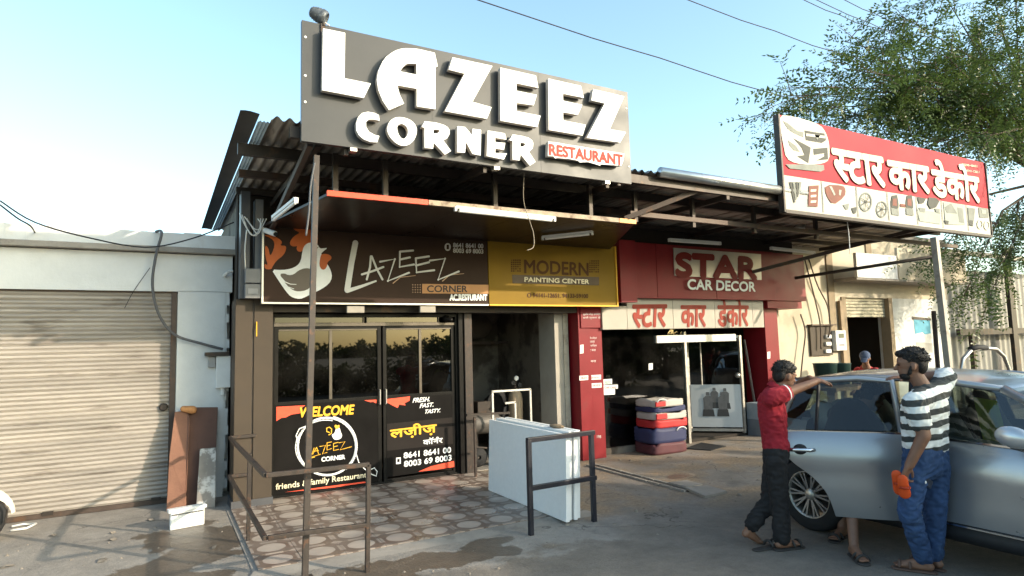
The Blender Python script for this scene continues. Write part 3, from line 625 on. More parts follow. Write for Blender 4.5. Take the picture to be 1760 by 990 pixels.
strokes([[P_(*q) for q in ring(302, 716, 158, 140, 0, 30, 1.9, 4.9)], [P_(*q) for q in ring(312, 708, 147, 152, 0, 30, -1.4, .9)], [P_(*q) for q in ((195, 605), (160, 620), (143, 655), (158, 690))], [P_(*q) for q in ((450, 740), (465, 790), (490, 820), (525, 850), (555, 862), (560, 838), (545, 820), (520, 832), (530, 852))]], Y1-.05*.02, .011, 'brush_ring', white_print, wp)
strokes([[P_(240, 720), P_(222, 768), P_(272, 752)], [P_(252, 716), P_(232, 752)], [P_(252, 716), P_(262, 750)], [P_(236, 738), P_(262, 732)], [P_(268, 712), P_(298, 706), P_(282, 750), P_(305, 742)], [P_(305, 692), P_(328, 688)], [P_(305, 692), P_(305, 730), P_(328, 722)], [P_(305, 708), P_(322, 704)], [P_(338, 696), P_(362, 690)], [P_(338, 696), P_(338, 732), P_(364, 726)], [P_(338, 713), P_(358, 708)], [P_(366, 692), P_(396, 686), P_(372, 728), P_(430, 712)], [P_(205, 775), P_(240, 765)]], Y1-.003, .008, 'script_lettering', gold_print, wp)
lettering('LAZEEZ'[0], Y1-.003, P_(208, 735), P_(222, 733), P_(210, 690), 'lettering', gold_print, wp, .003)
lettering('CORNER', Y1-.003, P_(278, 790), P_(398, 776), P_(278, 768), 'lettering', white_print, wp, .003)
lettering('friends & family Restaurant', Y1, P_(42, 945), P_(510, 880), P_(42, 905), 'lettering', cream_print, wp, .0015)
frontal([[P_(90, 948), P_(330, 915), P_(500, 893), P_(515, 898), P_(330, 925), P_(200, 938)]], Y1, .001, 'red_brush_mark', red_print, wp)
strokes([[P_(*q) for q in ((318, 640), (305, 635), (304, 618), (318, 612), (330, 622), (328, 645), (316, 652))]], Y1-.003, .012, 'rooster_tail', gold_print, wp)
frontal([smooth_loop([P_(*q) for q in ((330, 650), (345, 645), (352, 620), (362, 605), (372, 618), (378, 640), (385, 655), (378, 672), (350, 680), (336, 668))], 1)], Y1-.003, .001, 'rooster_body', white_print, wp)
frontal([smooth_loop([P_(*q) for q in ((343, 606), (352, 598), (360, 606), (368, 598), (372, 610), (364, 622), (352, 622))], 1)], Y1-.0045, .001, 'rooster_comb', gold_print, wp)
def Q_(u, v): return (650+u/3.3, 540+v/3.3)                    # right leaf
dp = thing('menu_poster', 'dark poster with gold Hindi name and phone numbers on the right door leaf', 'poster', (3.1, PY, .1))
frontal([[Q_(48, 478), Q_(415, 452), Q_(435, 870), Q_(50, 925)]], PY-.004, .003, 'sheet', poster_black, dp)
frontal([[Q_(50, 622), Q_(420, 585), Q_(424, 735), Q_(50, 775)]], Y1, .001, 'grey_band', poster_grey, dp)
frontal([[Q_(48, 482), Q_(180, 466), Q_(178, 490), Q_(150, 505), Q_(155, 518), Q_(120, 512), Q_(110, 532), Q_(85, 520), Q_(50, 500)]], Y1, .001, 'red_brush_mark', red_print, dp)
frontal([[Q_(228, 893), Q_(300, 862), Q_(430, 832), Q_(432, 866), Q_(330, 882)]], Y1, .001, 'red_brush_mark', red_print, dp)
for t_, a, b, c in (('FRESH.', (195, 502), (290, 494), (203, 476)), ('FAST.', (235, 532), (312, 524), (242, 508)), ('TASTY.', (260, 564), (350, 556), (268, 542))): lettering(t_, Y1, Q_(*a), Q_(*b), Q_(*c), 'lettering', white_print, dp, .0022)
lettering('', Y1-.002, Q_(68, 715), Q_(330, 680), Q_(68, 640), 'hindi_lettering', gold_print, dp, .006, pieces=deva_join([deva_piece('लज़ीज़')]))
lettering('', Y1-.002, Q_(255, 742), Q_(365, 728), Q_(255, 705), 'hindi_lettering', white_print, dp, .0025, pieces=deva_corner())
lettering('8641 8641 00', Y1, Q_(145, 818), Q_(412, 784), Q_(145, 786), 'lettering', white_print, dp, .003)
lettering('8003 69 8003', Y1, Q_(147, 866), Q_(415, 828), Q_(147, 834), 'lettering', white_print, dp, .003)
frontal([[Q_(102, 814), Q_(128, 812), Q_(128, 848), Q_(102, 851)], [Q_(108, 822), Q_(122, 820), Q_(122, 838), Q_(108, 840)]], Y1, .001, 'phone_icon', white_print, dp)
# outside speaker by the fanlight
MB().capsule((3.52, DY-.08, 2.19), (3.56, DY-.14, 2.17), .05, .035, 12).build('entrance_camera', black_frame, ds, True)
# dining room hints behind the dark glass
for k in range(3):
    tb = thing('dining_table', ['left', 'middle', 'right'][k]+' dim dining table behind the dark entrance glass', 'table', (1.5+.8*k, 10, 0))
    bx('tabletop', (1.2+.8*k, 9.7, .72), (1.8+.8*k, 10.3, .76), brown_steel, tb); MB().tube([(1.5+.8*k, 10, .02), (1.5+.8*k, 10, .72)], .04, 8).build('leg', brown_steel, tb)

# ------------------------------------------------------------------ rooster flex sign and yellow sign
FY = 7.80
def Z8(u, v): return (440+u/6.6, 380+v/6.6)
def Z3(u, v): return (380+u/3.535, 360+v/3.535)
fs = thing('rooster_sign', 'brown flex sign with rooster and LAZEEZ lettering over the glass doors', 'sign', (2.5, FY, 2.4))
def sign_x(px): return onY(px, 470, FY).x
SZ0, SZ1 = onY(650, 521, FY).z, 3.26
bx('panel', (sign_x(453), FY, SZ0), (sign_x(839)-.004, FY+.06, SZ1), brown_flex, fs)
mb = MB(); a, b = sign_x(453), sign_x(839); mb.box((a-.02, FY-.015, SZ0-.02), (b-.006, FY+.07, SZ0-.001)); mb.box((a-.022, FY-.016, SZ0-.019), (a-.001, FY+.069, SZ1)); mb.build('edge_trim', alu, fs)
SY = FY-.004
frontal([smooth_loop([Z8(*q) for q in ((175,548),(300,555),(400,540),(470,505),(510,450),(525,350),(540,290),(580,250),(640,240),(700,265),(725,312),(770,308),(812,303),(765,342),(735,370),(760,430),(812,490),(850,560),(864,640),(830,710),(740,775),(630,825),(560,862),(500,885),(420,870),(370,835),(310,755),(240,650))], 1)], SY, .002, 'rooster_body', white_print, fs)
frontal([smooth_loop([Z8(*q) for q in ((270,600),(320,592),(370,615),(430,605),(480,560),(560,530),(640,545),(685,600),(685,660),(640,730),(575,785),(480,800),(420,785),(350,730),(300,660))], 1)], SY-.003, .002, 'rooster_wing', pm('wing_print', (.11, .085, .068), .4, 0, .1, 3), fs)
strokes([[Z8(*q) for q in ((275, 630), (330, 690), (390, 715), (455, 718))], [Z8(*q) for q in ((310, 690), (360, 745), (430, 770))]], SY-.006, .014, 'feather_line', white_print, fs, True)
frontal([smooth_loop([Z8(*q) for q in ((425,65),(500,78),(560,62),(640,58),(692,100),(706,180),(690,250),(640,240),(580,250),(540,290),(525,348),(480,348),(458,315),(470,280),(430,290),(390,275),(383,235),(430,170),(505,130),(430,100))], 1)], SY-.003, .002, 'rooster_comb', orange_print, fs)
frontal([smooth_loop([Z8(*q) for q in ((740,375),(800,370),(852,392),(858,430),(808,465),(808,510),(780,552),(740,548),(718,500),(725,430))], 1)], SY-.003, .002, 'rooster_wattle', orange_print, fs)
frontal([smooth_loop([Z8(*q) for q in ((100,152),(190,165),(262,200),(302,240),(270,278),(338,278),(344,320),(310,390),(230,450),(190,510),(175,548),(100,545),(95,480),(138,505),(105,400),(102,270),(140,300),(160,405),(202,320),(212,240),(170,190),(102,168))], 1)], SY-.003, .002, 'rooster_tail', orange_print, fs)
strokes([[Z8(*q) for q in ((645, 308), (665, 318), (688, 314), (702, 298))]], SY-.006, .011, 'rooster_eye', dark_print, fs)
silver_print = pm('silver_print', (.50, .50, .49), .4, .1, .08, 5)
strokes([[Z8(1128, 248), Z8(1082, 480), Z8(1035, 782)]], SY-.002, .072, 'script_lettering', silver_print, fs)
strokes([[Z3(*q) for q in ((775, 492), (850, 468), (940, 435))]], SY-.004, .05, 'script_lettering', silver_print, fs, True)
strokes([[Z3(*q) for q in l] for l in (((910,285),(905,350),(885,425)), ((915,285),(945,360),(980,425)), ((855,395),(920,375),(985,350)), ((965,318),(1055,302),(1012,435),(1140,385)), ((1085,257),(1165,250)), ((1085,257),(1083,350),(1170,335)), ((1085,305),(1145,292)), ((1180,298),(1260,286)), ((1180,298),(1185,383),(1292,370)), ((1180,342),(1260,322)), ((1265,312),(1357,300),(1315,428),(1440,378)))], SY-.006, .026, 'script_lettering', silver_print, fs)
strokes([[Z3(*q) for q in ((1045, 448), (1090, 412), (1180, 402))], [Z3(*q) for q in ((1345, 435), (1390, 398), (1475, 390))]], SY-.002, .014, 'swash', pm('swash_print', (.42, .26, .15), .4), fs, True)
frontal([[Z3(1222, 452), Z3(1628, 458), Z3(1628, 512), Z3(1222, 510)]], SY, .002, 'orange_band', pm('orange_band', (.42, .20, .07), .45), fs)
lettering('CORNER', SY-.003, Z3(1252, 502), Z3(1495, 502), Z3(1252, 462), 'lettering', dark_print, fs, .003)
lettering('AC.RESTURANT', SY-.003, Z3(1390, 552), Z3(1615, 552), Z3(1390, 516), 'lettering', white_print, fs, .006)
lettering('8641 8641 00', SY-.003, Z3(1410, 230), Z3(1592, 236), Z3(1410, 203), 'lettering', silver_print, fs, .003)
lettering('8003 69 8003', SY-.003, Z3(1410, 262), Z3(1592, 268), Z3(1410, 236), 'lettering', silver_print, fs, .003)
frontal([[Z3(*q) for q in ring(1377, 228, 19, 24, 0, 20)[:-1]], [Z3(*q) for q in ((1370, 214), (1385, 214), (1385, 242), (1370, 242))]], SY, .002, 'phone_icon', silver_print, fs)
mb = MB()
for i in range(4):
    for j in range(4):
        p = onY(*Z3(1165+15*i, 458+15*j), SY); mb.box((p.x-.006, SY-.001, p.z-.006), (p.x+.006, SY+.003, p.z+.006))
mb.build('dot_pattern', pm('swash_print', (.42, .26, .15)), fs)
for px in (612, 736):                                        # spot lamps under the sign
    p = onY(px, 528, FY); tag(bx('lamp_plate', (p.x-.11, FY+.01, p.z-.07), (p.x+.11, FY+.06, p.z+.015), pm('plate_beige', (.30, .27, .23), .5), None, .006), ('left' if px < 700 else 'right')+' beige lamp plate under the rooster sign', 'lamp')
cm = thing('security_camera', 'white bullet camera at the upper left corner of the rooster sign', 'camera', (1.1, 7.7, 3.1))
c0, c1 = onY(456, 396, FY-.06), onY(473, 402, FY-.2)
MB().tube([c0, c1], .032, 12).build('body', plastic_white, cm); MB().tube([c1, c1+(c1-c0)*.12], .024, 10).build('lens', rubber, cm); MB().tube([c0+Vector((0, .06, .02)), c0], .014, 8).build('bracket', plastic_white, cm)
ys = thing('painting_centre_sign', 'yellow MODERN PAINTING CENTER flex sign next to the rooster sign', 'sign', (5, FY, 2.4))
def Z5(u, v): return (780+u/3.093, 380+v/3.093)
a, b = sign_x(839)+.002, sign_x(1057)
zt = onY(950, 417, FY).z
bx('panel', (a, FY-.012, SZ0), (b, FY+.06, zt), yellow_flex, ys)
mb = MB(); mb.box((a, FY-.03, SZ0-.022), (b, FY+.07, SZ0-.001)); mb.box((b+.001, FY-.03, SZ0-.02), (b+.02, FY+.07, zt)); mb.build('edge_trim', gold_print, ys)
YY = FY-.016
brown_print = pm('brown_print', (.075, .030, .007), .55, spec=.15)
lettering('MODERN', YY, Z5(375, 276), Z5(715, 290), Z5(375, 206), 'lettering', brown_print, ys, .007)
frontal([[Z5(310, 285), Z5(772, 298), Z5(772, 342), Z5(312, 330)]], YY, .002, 'brown_band', pm('brown_band', (.07, .042, .02), .45), ys)
lettering('PAINTING CENTER', YY-.003, Z5(376, 322), Z5(718, 334), Z5(376, 298), 'lettering', cream_print, ys, .0035)
lettering('94141-12651. 94133-59100', YY, Z5(420, 405), Z5(713, 409), Z5(420, 383), 'lettering', brown_print, ys, .003)
frontal([[Z5(*q) for q in ring(401, 394, 12, 13, 0, 18)[:-1]], [Z5(*q) for q in ((396, 386), (406, 386), (406, 402), (396, 402))]], YY, .002, 'phone_icon', brown_print, ys)
mb = MB()
for sx in (308, 724):
    for i in range(5):
        for j in range(6):
            p = onY(*Z5(sx+11*i, 208+11.5*j+(4 if sx > 500 else 0)), YY); r_ = .011 if (i+j) % 7 else .007; mb.box((p.x-r_, YY-.001, p.z-r_), (p.x+r_, YY+.003, p.z+r_))
mb.build('dot_pattern', brown_print, ys)

# ------------------------------------------------------------------ canopy: corrugated roof, purlins, brace, soffit
BY = 5.45                                                      # plane of the big sign board
RZ = 3.80
cn = thing('canopy', 'corrugated metal canopy roof on dark steel beams over the shop fronts', 'canopy', (4, 7, RZ))
def corr(x0, x1, y0, y1, z, pitch=.105, amp=.02, per=8, ny=6, sag=0.):
    mb = MB(); nu = max(4, int((x1-x0)/pitch*per))
    mb.grid(lambda u, v: (x0+(x1-x0)*u, y0+(y1-y0)*v, z+amp*math.cos(2*math.pi*(x0+(x1-x0)*u)/pitch)+sag*math.sin(math.pi*v)), nu, ny); return mb
corr(.545, .70, BY+.10, 11.3, RZ+.02, .3, .010).build('edge_sheet', fibre_sheet, cn, True)
corr(.70, .80, BY+.22, 11.2, RZ-.005, .03, .006).build('skylight_sheet', blue_sheet, cn, True)
x = .79; k = 0
while x < 12.9:
    w = 1.05; corr(x, x+w+.09, BY+.10+rng.uniform(-.03, .03), 11.2, RZ+.004*(k % 2)+rng.uniform(-.004, .004)).build('roof_sheet', roof_metal, cn, True); x += w; k += 1
def purlin(y, z, x0, x1, h=.1, mat=dark_steel, w=.06): MB().bar((x0, y, z), (x1, y, z), w, h).build('purlin', mat, cn)
purlin(6.30, RZ-.085, .60, 12.9, .11); purlin(7.2, RZ-.08, .70, 12.9, .08, brown_steel); purlin(8.0, RZ-.08, .75, 12.9, .08); purlin(BY+.16, RZ-.09, .95, 12.9, .1)
purlin(6.02, 3.40, 5.1, 12.9, .06, brown_steel)
for xx in (1.2, 2.9, 4.6, 6.4, 8.2, 10.2, 12.2):
    MB().bar((xx, BY+.14, RZ-.16), (xx, 8.3, RZ-.16), .05, .07).build('rafter', dark_steel, cn)
for xx in (1.45, 1.95, 3.2, 4.5, 5.2, 6.2, 7.4, 8.8): MB().bar((xx, 6.03, 3.30), (xx, 6.03, RZ-.1), .05, .05).build('hanger', dark_steel, cn)
for (a, b) in (((1.12, 7.9, 3.22), (1.12, BY+.12, 3.62)), ((5.0, 6.0, 3.32), (5.9, BY+.2, 3.68)), ((9.4, 8.0, 2.98), (11.0, BY+.2, 3.55))): MB().bar(a, b, .05, .06).build('brace', brown_steel, cn)
mb = MB(); pts = []
mb.tube([(5.16, BY+.05, RZ+.005), (8.0, BY+.05, RZ-.005)], .062, 12); mb.build('gutter_pipe', gutter_metal, cn, True)
sf = thing('soffit', 'glossy dark brown ceiling panel under the canopy above the rooster sign', 'ceiling panel', (3, 7, 3.26))
poly = [(1.36, 6.0), (5.16, 6.0), (6.18, 7.79), (1.03, 7.79)]
soff = pm('gloss_soffit', (.022, .013, .010), .30, 0, .2, 1.5, spec=.12, bump=.12, bscale=7, dirt=((.05, .033, .026), 3, .6, .5))
mb = MB(); mb.add([(x, y, 3.265) for x, y in poly]+[(x, y, 3.29) for x, y in poly], [(3, 2, 1, 0), (4, 5, 6, 7), (0, 1, 5, 4), (1, 2, 6, 5), (2, 3, 7, 6), (3, 0, 4, 7)]); mb.build('panel', soff, sf)
ex = lambda t: 1.36+(5.16-1.36)*t
for nm, a, b, mt in (('red_edge_trim', 0, .27, pm('red_trim', (.80, .075, .03), .4)), ('worn_edge_trim', .272, .93, pm('worn_trim', (.34, .27, .20), .6, 0, .3, 14, dirt=((.12, .07, .05), 9, .52, .8))), ('orange_edge_trim', .932, 1, pm('orange_trim', (.75, .30, .06), .4))):
    bx(nm, (ex(a), 5.965, 3.262), (ex(b), 5.999, 3.315), mt, sf)
for k in range(1, 6): bx('panel_seam', (1.3+.75*k, 6.02, 3.2635), (1.306+.75*k, 7.7, 3.2648), dark_steel, sf)
def tubelight(a, b, label, r=.016):
    t = thing('tube_light', label, 'tube light', a); a, b = Vector(a), Vector(b); d = (b-a).normalized()
    mb = MB(); mb.bar(a+Vector((0, 0, .03)), b+Vector((0, 0, .03)), .045, .028); mb.build('batten', plastic_white, t)
    MB().tube([a+d*.04, b-d*.04], r, 10).build('glass_tube', acrylic, t)
    for e in (a, b): MB().bar(e-d*.012+Vector((0, 0, .012)), e+d*.012+Vector((0, 0, .012)), .035, .05).build('end_cap', plastic_white, t)
pa, pb = onY(783, 361, 5.93), onY(953, 379, 5.93); tubelight(pa, pb, 'unlit tube light along the front edge of the soffit', .02)
pa, pb = onZ(933, 411, 3.20), onZ(1018, 402, 3.20); tubelight(pa, pb, 'unlit tube light above the yellow sign')
pa, pb = onZ(470, 378, 3.2), onZ(509, 347, 3.2); tubelight(pa, pb, 'unlit tube light at the left end of the soffit above the rooster')
pa, pb = onY(1150, 414, 7.6), onY(1238, 420, 7.6); tubelight(pa, pb, 'unlit tube light over the red STAR board')
pa, pb = onY(1325, 428, 7.6), onY(1400, 436, 7.6); tubelight(pa, pb, 'unlit tube light over the right end of the red fascia')
cable('wire', [onY(901, 298, 5.6), onY(900, 345, 5.7), onY(911, 382, 5.8), onY(917, 402, 5.8), onY(917, 424, 5.8), onY(906, 430, 5.78)], .0042, 'kinked pale wire dangling from the big sign in front of the yellow sign', pm('dusty_wire', (.30, .25, .19), .6))
cable('wire', [onY(1456, 378, 5.6), onY(1459, 405, 5.6), onY(1461, 436, 5.6)], .006, 'thin pale wire dangling under the red Hindi sign', plastic_white)
# pole holding the canopy corner
pl = thing('canopy_post', 'slim brown steel post holding the front left corner of the canopy', 'post', (1.03, 5.3, 0))
t0, t1 = Vector((1.035, 5.30, 0)), onY(544, 268, BY+.12)
MB().bar(t0, t1, .046, .046, (0, 1, 0)).build('shaft', rail_steel, pl); bx('base_plate', (.97, 5.24, 0), (1.10, 5.36, .012), rail_steel, pl)
cable('wire', [onY(541, 280, BY), onY(534, 320, BY), onY(531, 365, BY), onY(526, 405, BY)], .008, 'pale wire taped along the upper canopy post', cable_mat)

# ------------------------------------------------------------------ railing by the tiles
rl = thing('handrail', 'brown steel handrail frame around the left corner of the tiled forecourt', 'railing', (.72, 6, 0))
RX, RY = .72, 5.18
def rbar(name, a, b, w=.036): MB().bar(a, b, w, w).build(name, rail_steel, rl, bevel=.004)
rbar('top_rail', (RX, 7.98, .82), (RX, RY, .86)); rbar('lower_rail', (RX, 7.98, .39), (RX, RY, .395))
rbar('top_rail', (RX, RY, .86), (1.52, RY, .85)); rbar('lower_rail', (RX+.02, RY, .395), (1.0, RY, .39)); rbar('lower_rail', (1.0, RY, .39), (1.5, RY, .37), .034)
rbar('rail_post', (RX+.045, 6.58, .012), (RX+.045, 6.55, .83)); rbar('rail_post', (1.50, RY, 0), (1.515, RY, .85)); rbar('wall_stub', (RX, 7.955, .825), (1.0, 7.955, .825)); rbar('wall_stub', (RX, 7.955, .39), (.95, 7.955, .39))
# second frame to the right, with foam sheets leaning through it
gt = thing('barrier_frame', 'black painted steel barrier frame in front of the white foam sheets', 'barrier', (3.5, 5.28, 0))
g0, g1 = Vector((3.10, 5.27, 0)), Vector((3.86, 5.30, 0))
zt_ = onY(905, 757, 5.27).z; zm = onY(908, 840, 5.27).z
for a, b, n in ((g0, g0+Vector((0, 0, zt_)), 'upright'), (g1, g1+Vector((0, 0, zt_+.0)), 'upright'), (g0+Vector((-.02, 0, zt_)), g1+Vector((.04, 0, zt_)), 'top_bar'), (g0+Vector((0, 0, zm)), g1+Vector((.04, 0, zm)), 'middle_bar')): MB().bar(a, b, .045, .045).build(n, black_paint, gt, bevel=.004)
foam = pm('foam_white', (.78, .775, .755), .75, 0, .03, 20, bump=.15, bscale=120)
names = ['frontmost large white foam sheet on edge behind the black barrier', 'second white foam sheet in the stack, set back', 'third white foam sheet in the stack', 'rearmost white foam sheet of the stack by the black barrier upright']
for k, (xa, y0, y1, h, th, zoff) in enumerate(((3.56, 5.36, 7.06, .88, .045, 0), (3.625, 5.40, 7.0, .90, .032, 0), (3.675, 5.38, 7.02, .90, .04, 0), (3.73, 5.42, 6.96, .905, .045, 0))):
    mb = MB(); mb.box((0, y0, .024), (th, y1, h)); o = mb.build('foam_sheet', foam, None, bevel=.004); o.location = (xa, 0, 0); o.rotation_euler = (0, R(2.2), 0); tag(o, names[k], 'foam sheet', 'foam sheets')
tag(MB().ellip((3.74, 5.75, .915), (.06, .12, .02), None, 10, 6).build('stone_chunk', pm('mud_clod', (.22, .16, .10), .9, 0, .3, 20), None), 'brown scrap lying on top of the foam sheets', 'scrap')

# ------------------------------------------------------------------ big LAZEEZ CORNER board
bs = thing('restaurant_signboard', 'large dark grey signboard with raised white LAZEEZ CORNER letters above the canopy', 'sign', (3, BY, 3.6))
c_ = [onY(521, 33, BY), onY(1080, 160, BY), onY(1084, 315, BY), onY(516, 243, BY)]
bx0, bx1 = (c_[0].x+c_[3].x)/2, (c_[1].x+c_[2].x)/2; bz1, bz0 = (c_[0].z+c_[1].z)/2, (c_[2].z+c_[3].z)/2
bx('board', (bx0, BY, bz0), (bx1, BY+.05, bz1), board_grey, bs)
for px in (832, 838): pass
for i in (1, 2): xk = bx0+(bx1-bx0)*i/3; bx('board_joint', (xk-.003, BY-.0015, bz0), (xk+.003, BY, bz1), pm('joint_grey', (.06, .06, .06), .5), bs)
for xk, zk in ((bx0+.03, bz1-.15), (bx0+.03, bz0+.35), (bx0+.03, bz1-.5), (bx1-.03, bz1-.2), (bx1-.03, bz0+.2)): MB().lathe([(0, -.006), (.011, -.004), (.012, 0)], (xk, BY, zk), (0, 1, 0), 8).build('screw', plastic_white, bs)
for xk in (bx0+.4, bx0+1.8, bx1-.3): MB().bar((xk, BY+.08, bz0-.06), (xk, BY+.08, bz1-.05), .04, .04).build('back_post', dark_steel, bs)
for xk in (bx0+.45, bx0+1.9, bx1-.35): bx('bracket', (xk-.03, BY-.01, bz0-.035), (xk+.03, BY+.06, bz0-.004), alu, bs)
r1 = lambda u, v: (500+u/5.823, 10+v/5.823); r2 = lambda u, v: (800+u/5.823, 90+v/5.823); r3 = lambda u, v: (590+u/7.04, 160+v/7.04); r4 = lambda u, v: (820+u/6.286, 190+v/6.286)
LY = BY-.085                                                   # front face of the raised letters
def letter(name, loops):
    f = frontal(loops, LY, .008, name, acrylic, bs)
    s = frontal(loops, LY+.0085, .0545, 'return', letter_side, f); return f
letter('letter_l', [[r1(*q) for q in ((322,225),(543,270),(537,725),(800,777),(730,922),(312,843))]])
Aout = [(747.3,90.7),(752.4,113.9),(748.6,115.2),(748.4,187.7),(716.4,182.7),(716.4,152.5),(682.9,146.5),(687.2,162.8),(694.6,178.0),(668.8,189.1),(658,173.1),(650.3,154.3),(647.7,137.1),(650.3,121.6),(658,105.3),(664,97.5),(671.7,91.6),(680,86.6),(688.9,83.8),(697,82.8),(706,83),(715,83.5),(723.2,84.9)]
Ahole = [(687.2,122.5),(716.4,128.2),(715.5,109.6),(702.6,108.9),(697.5,110.8),(693,114.8)]
letter('letter_a', [Aout, Ahole])
letter('letter_z', [[(778,98.5),(846.4,113.2),(812,175),(845,184.3),(837,204),(764.7,191),(798.5,126.5),(771.3,119.6)]])
letter('letter_e', [[r2(*q) for q in ((350,152),(705,232),(730,355),(510,308),(512,383),(715,425),(683,530),(513,505),(513,588),(753,635),(718,748),(352,683))]])
letter('letter_e', [[r2(*q) for q in ((830,262),(1155,335),(1185,455),(975,412),(978,483),(1170,525),(1125,625),(978,598),(978,680),(1205,725),(1172,832),(835,775))]])
letter('letter_z', [[(1019.8,153.2),(1073,165.6),(1048.2,222.0),(1076,227),(1066,244.8),(1008.7,236.8),(1039.6,177.6),(1016.7,172.4)]])
S1 = lambda l: smooth_loop(l, 1)
letter('letter_c', [[r3(*q) for q in ((440,335),(430,265),(380,240),(300,225),(230,240),(180,290),(155,370),(160,450),(190,510),(250,560),(330,590),(410,595),(437,518),(380,505),(310,465),(278,410),(275,350),(310,318),(370,318))]])
letter('letter_o', [S1([r3(*q) for q in ((530,420),(560,340),(620,295),(700,288),(790,310),(860,360),(893,430),(885,510),(850,580),(790,630),(720,642),(640,610),(570,540),(535,470))]), S1([r3(*q) for q in ((650,400),(690,368),(740,380),(780,420),(785,490),(760,540),(720,558),(680,520),(655,460))])])
letter('letter_r', [[r3(*q) for q in ((985,340),(1120,355),(1220,385),(1265,412),(1285,445),(1288,490),(1260,545),(1210,570),(1305,700),(1230,745),(1092,595),(1088,672),(985,662),(985,420),(950,408))], [r3(*q) for q in ((1092,440),(1150,440),(1170,457),(1150,480),(1094,492))]])
letter('letter_n', [[r3(*q) for q in ((1380,400),(1475,410),(1560,510),(1565,430),(1668,445),(1662,755),(1565,735),(1485,590),(1475,720),(1380,715))]])
letter('letter_e', [[r4(*q) for q in ((115,215),(300,245),(318,315),(195,292),(197,340),(305,350),(290,425),(197,408),(197,458),(322,462),(290,530),(105,490))]])
letter('letter_r', [[r4(*q) for q in ((385,258),(490,275),(555,292),(595,322),(608,355),(600,410),(560,445),(632,555),(570,595),(470,472),(460,540),(385,530),(384,328),(350,320))], [r4(*q) for q in ((468,345),(510,350),(525,365),(505,385),(469,390))]])
rp = frontal([[r4(*q) for q in ((770,335),(860,345),(1000,372),(1100,385),(1240,410),(1400,440),(1590,465),(1580,540),(1560,595),(1480,590),(1340,580),(1330,595),(1200,555),(1110,560),(1090,540),(980,520),(860,510),(850,520),(820,490),(765,492))]], LY, .008, 'restaurant_plate', acrylic, bs)
frontal([[r4(*q) for q in ((770,335),(1590,465),(1560,595),(765,492))]], LY+.0085, .0545, 'return', letter_side, rp)
lettering('RESTAURANT', LY-.002, r4(782, 478), r4(1572, 590), r4(780, 362), 'red_lettering', pm('salmon_print', (.50, .045, .03), .55, spec=.15), rp, .007)
# ribbed spot lamp on the corner
base = onY(554, 37, BY+.02); base.z = bz1
pg = thing('spot_lamp', 'small dark ribbed spot lamp on the top left corner of the big signboard', 'lamp', base)
lm_ = pm('lamp_housing', (.10, .11, .12), .5, .4, .25, 30, dirt=((.25, .26, .27), 40, .55, .6)); ax_ = Vector((.80, -.28, -.42)).normalized(); lc = base+Vector((-.02, 0, .085))
MB().lathe([(0, -.095), (.035, -.09), (.05, -.075), (.046, -.068), (.058, -.055), (.053, -.047), (.064, -.034), (.058, -.026), (.068, -.012), (.062, -.004), (.071, .012), (.068, .045), (.06, .06), (.05, .062), (.045, .05), (0, .048)], lc, ax_, 20).build('housing', lm_, pg, True)
MB().tube([lc, base+Vector((.005, -.01, .03)), base+Vector((.005, -.035, -.02))], .014, 8).build('swivel_arm', dark_steel, pg, True); MB().tube([lc+ax_*.05+Vector((0, 0, -.04)), lc+ax_*.09+Vector((0, 0, -.045))], .006, 6).build('lead', plastic_white, pg)
mb = MB(); mb.bar(base+Vector((-.0, -.03, 0)), base+Vector((-.0, -.03, -.12)), .04, .012); mb.build('bracket_clip', dark_steel, bs)

# ------------------------------------------------------------------ open painting workshop between the two shops
ms = thing('workshop_room', 'open dark workshop bay with dingy plaster walls under the yellow sign', 'workshop', (4.8, 9, 0))
bx('pier', (5.40, 8.28, 0), (5.62, 8.75, 2.30), pm('pale_plaster', (.36, .325, .275), .85, 0, .12, 2, dirt=((.2, .17, .14), 1.6, .55, .6)), ms); bx('pier_edge', (5.555, 8.262, 0), (5.645, 8.279, 2.28), pm('worn_cream_edge', (.42, .37, .29), .8, 0, .2, 4, dirt=((.2, .17, .13), 3, .55, .7)), ms)
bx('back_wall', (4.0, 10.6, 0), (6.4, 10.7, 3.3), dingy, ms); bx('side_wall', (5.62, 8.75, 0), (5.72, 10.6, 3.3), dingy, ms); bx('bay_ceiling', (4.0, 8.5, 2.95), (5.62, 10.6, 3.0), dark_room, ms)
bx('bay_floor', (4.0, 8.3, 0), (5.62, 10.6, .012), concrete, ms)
bx('shelf', (4.1, 10.2, 1.82), (5.62, 10.58, 1.87), brown_steel, ms)
bx('sign_post', (5.0, 10.55, 0), (5.03, 10.6, 1.8), brown_steel, ms)
bag = MB(); bag.ellip((5.05, 10.38, 2.2), (.34, .18, .30)); bag.ellip((5.3, 10.38, 2.42), (.28, .16, .25)); tag(bag.build('sack', pm('brown_sack', (.085, .07, .058), .9, 0, .2, 6), None, True), 'bulging dark sack stuffed on the workshop shelf', 'sack')
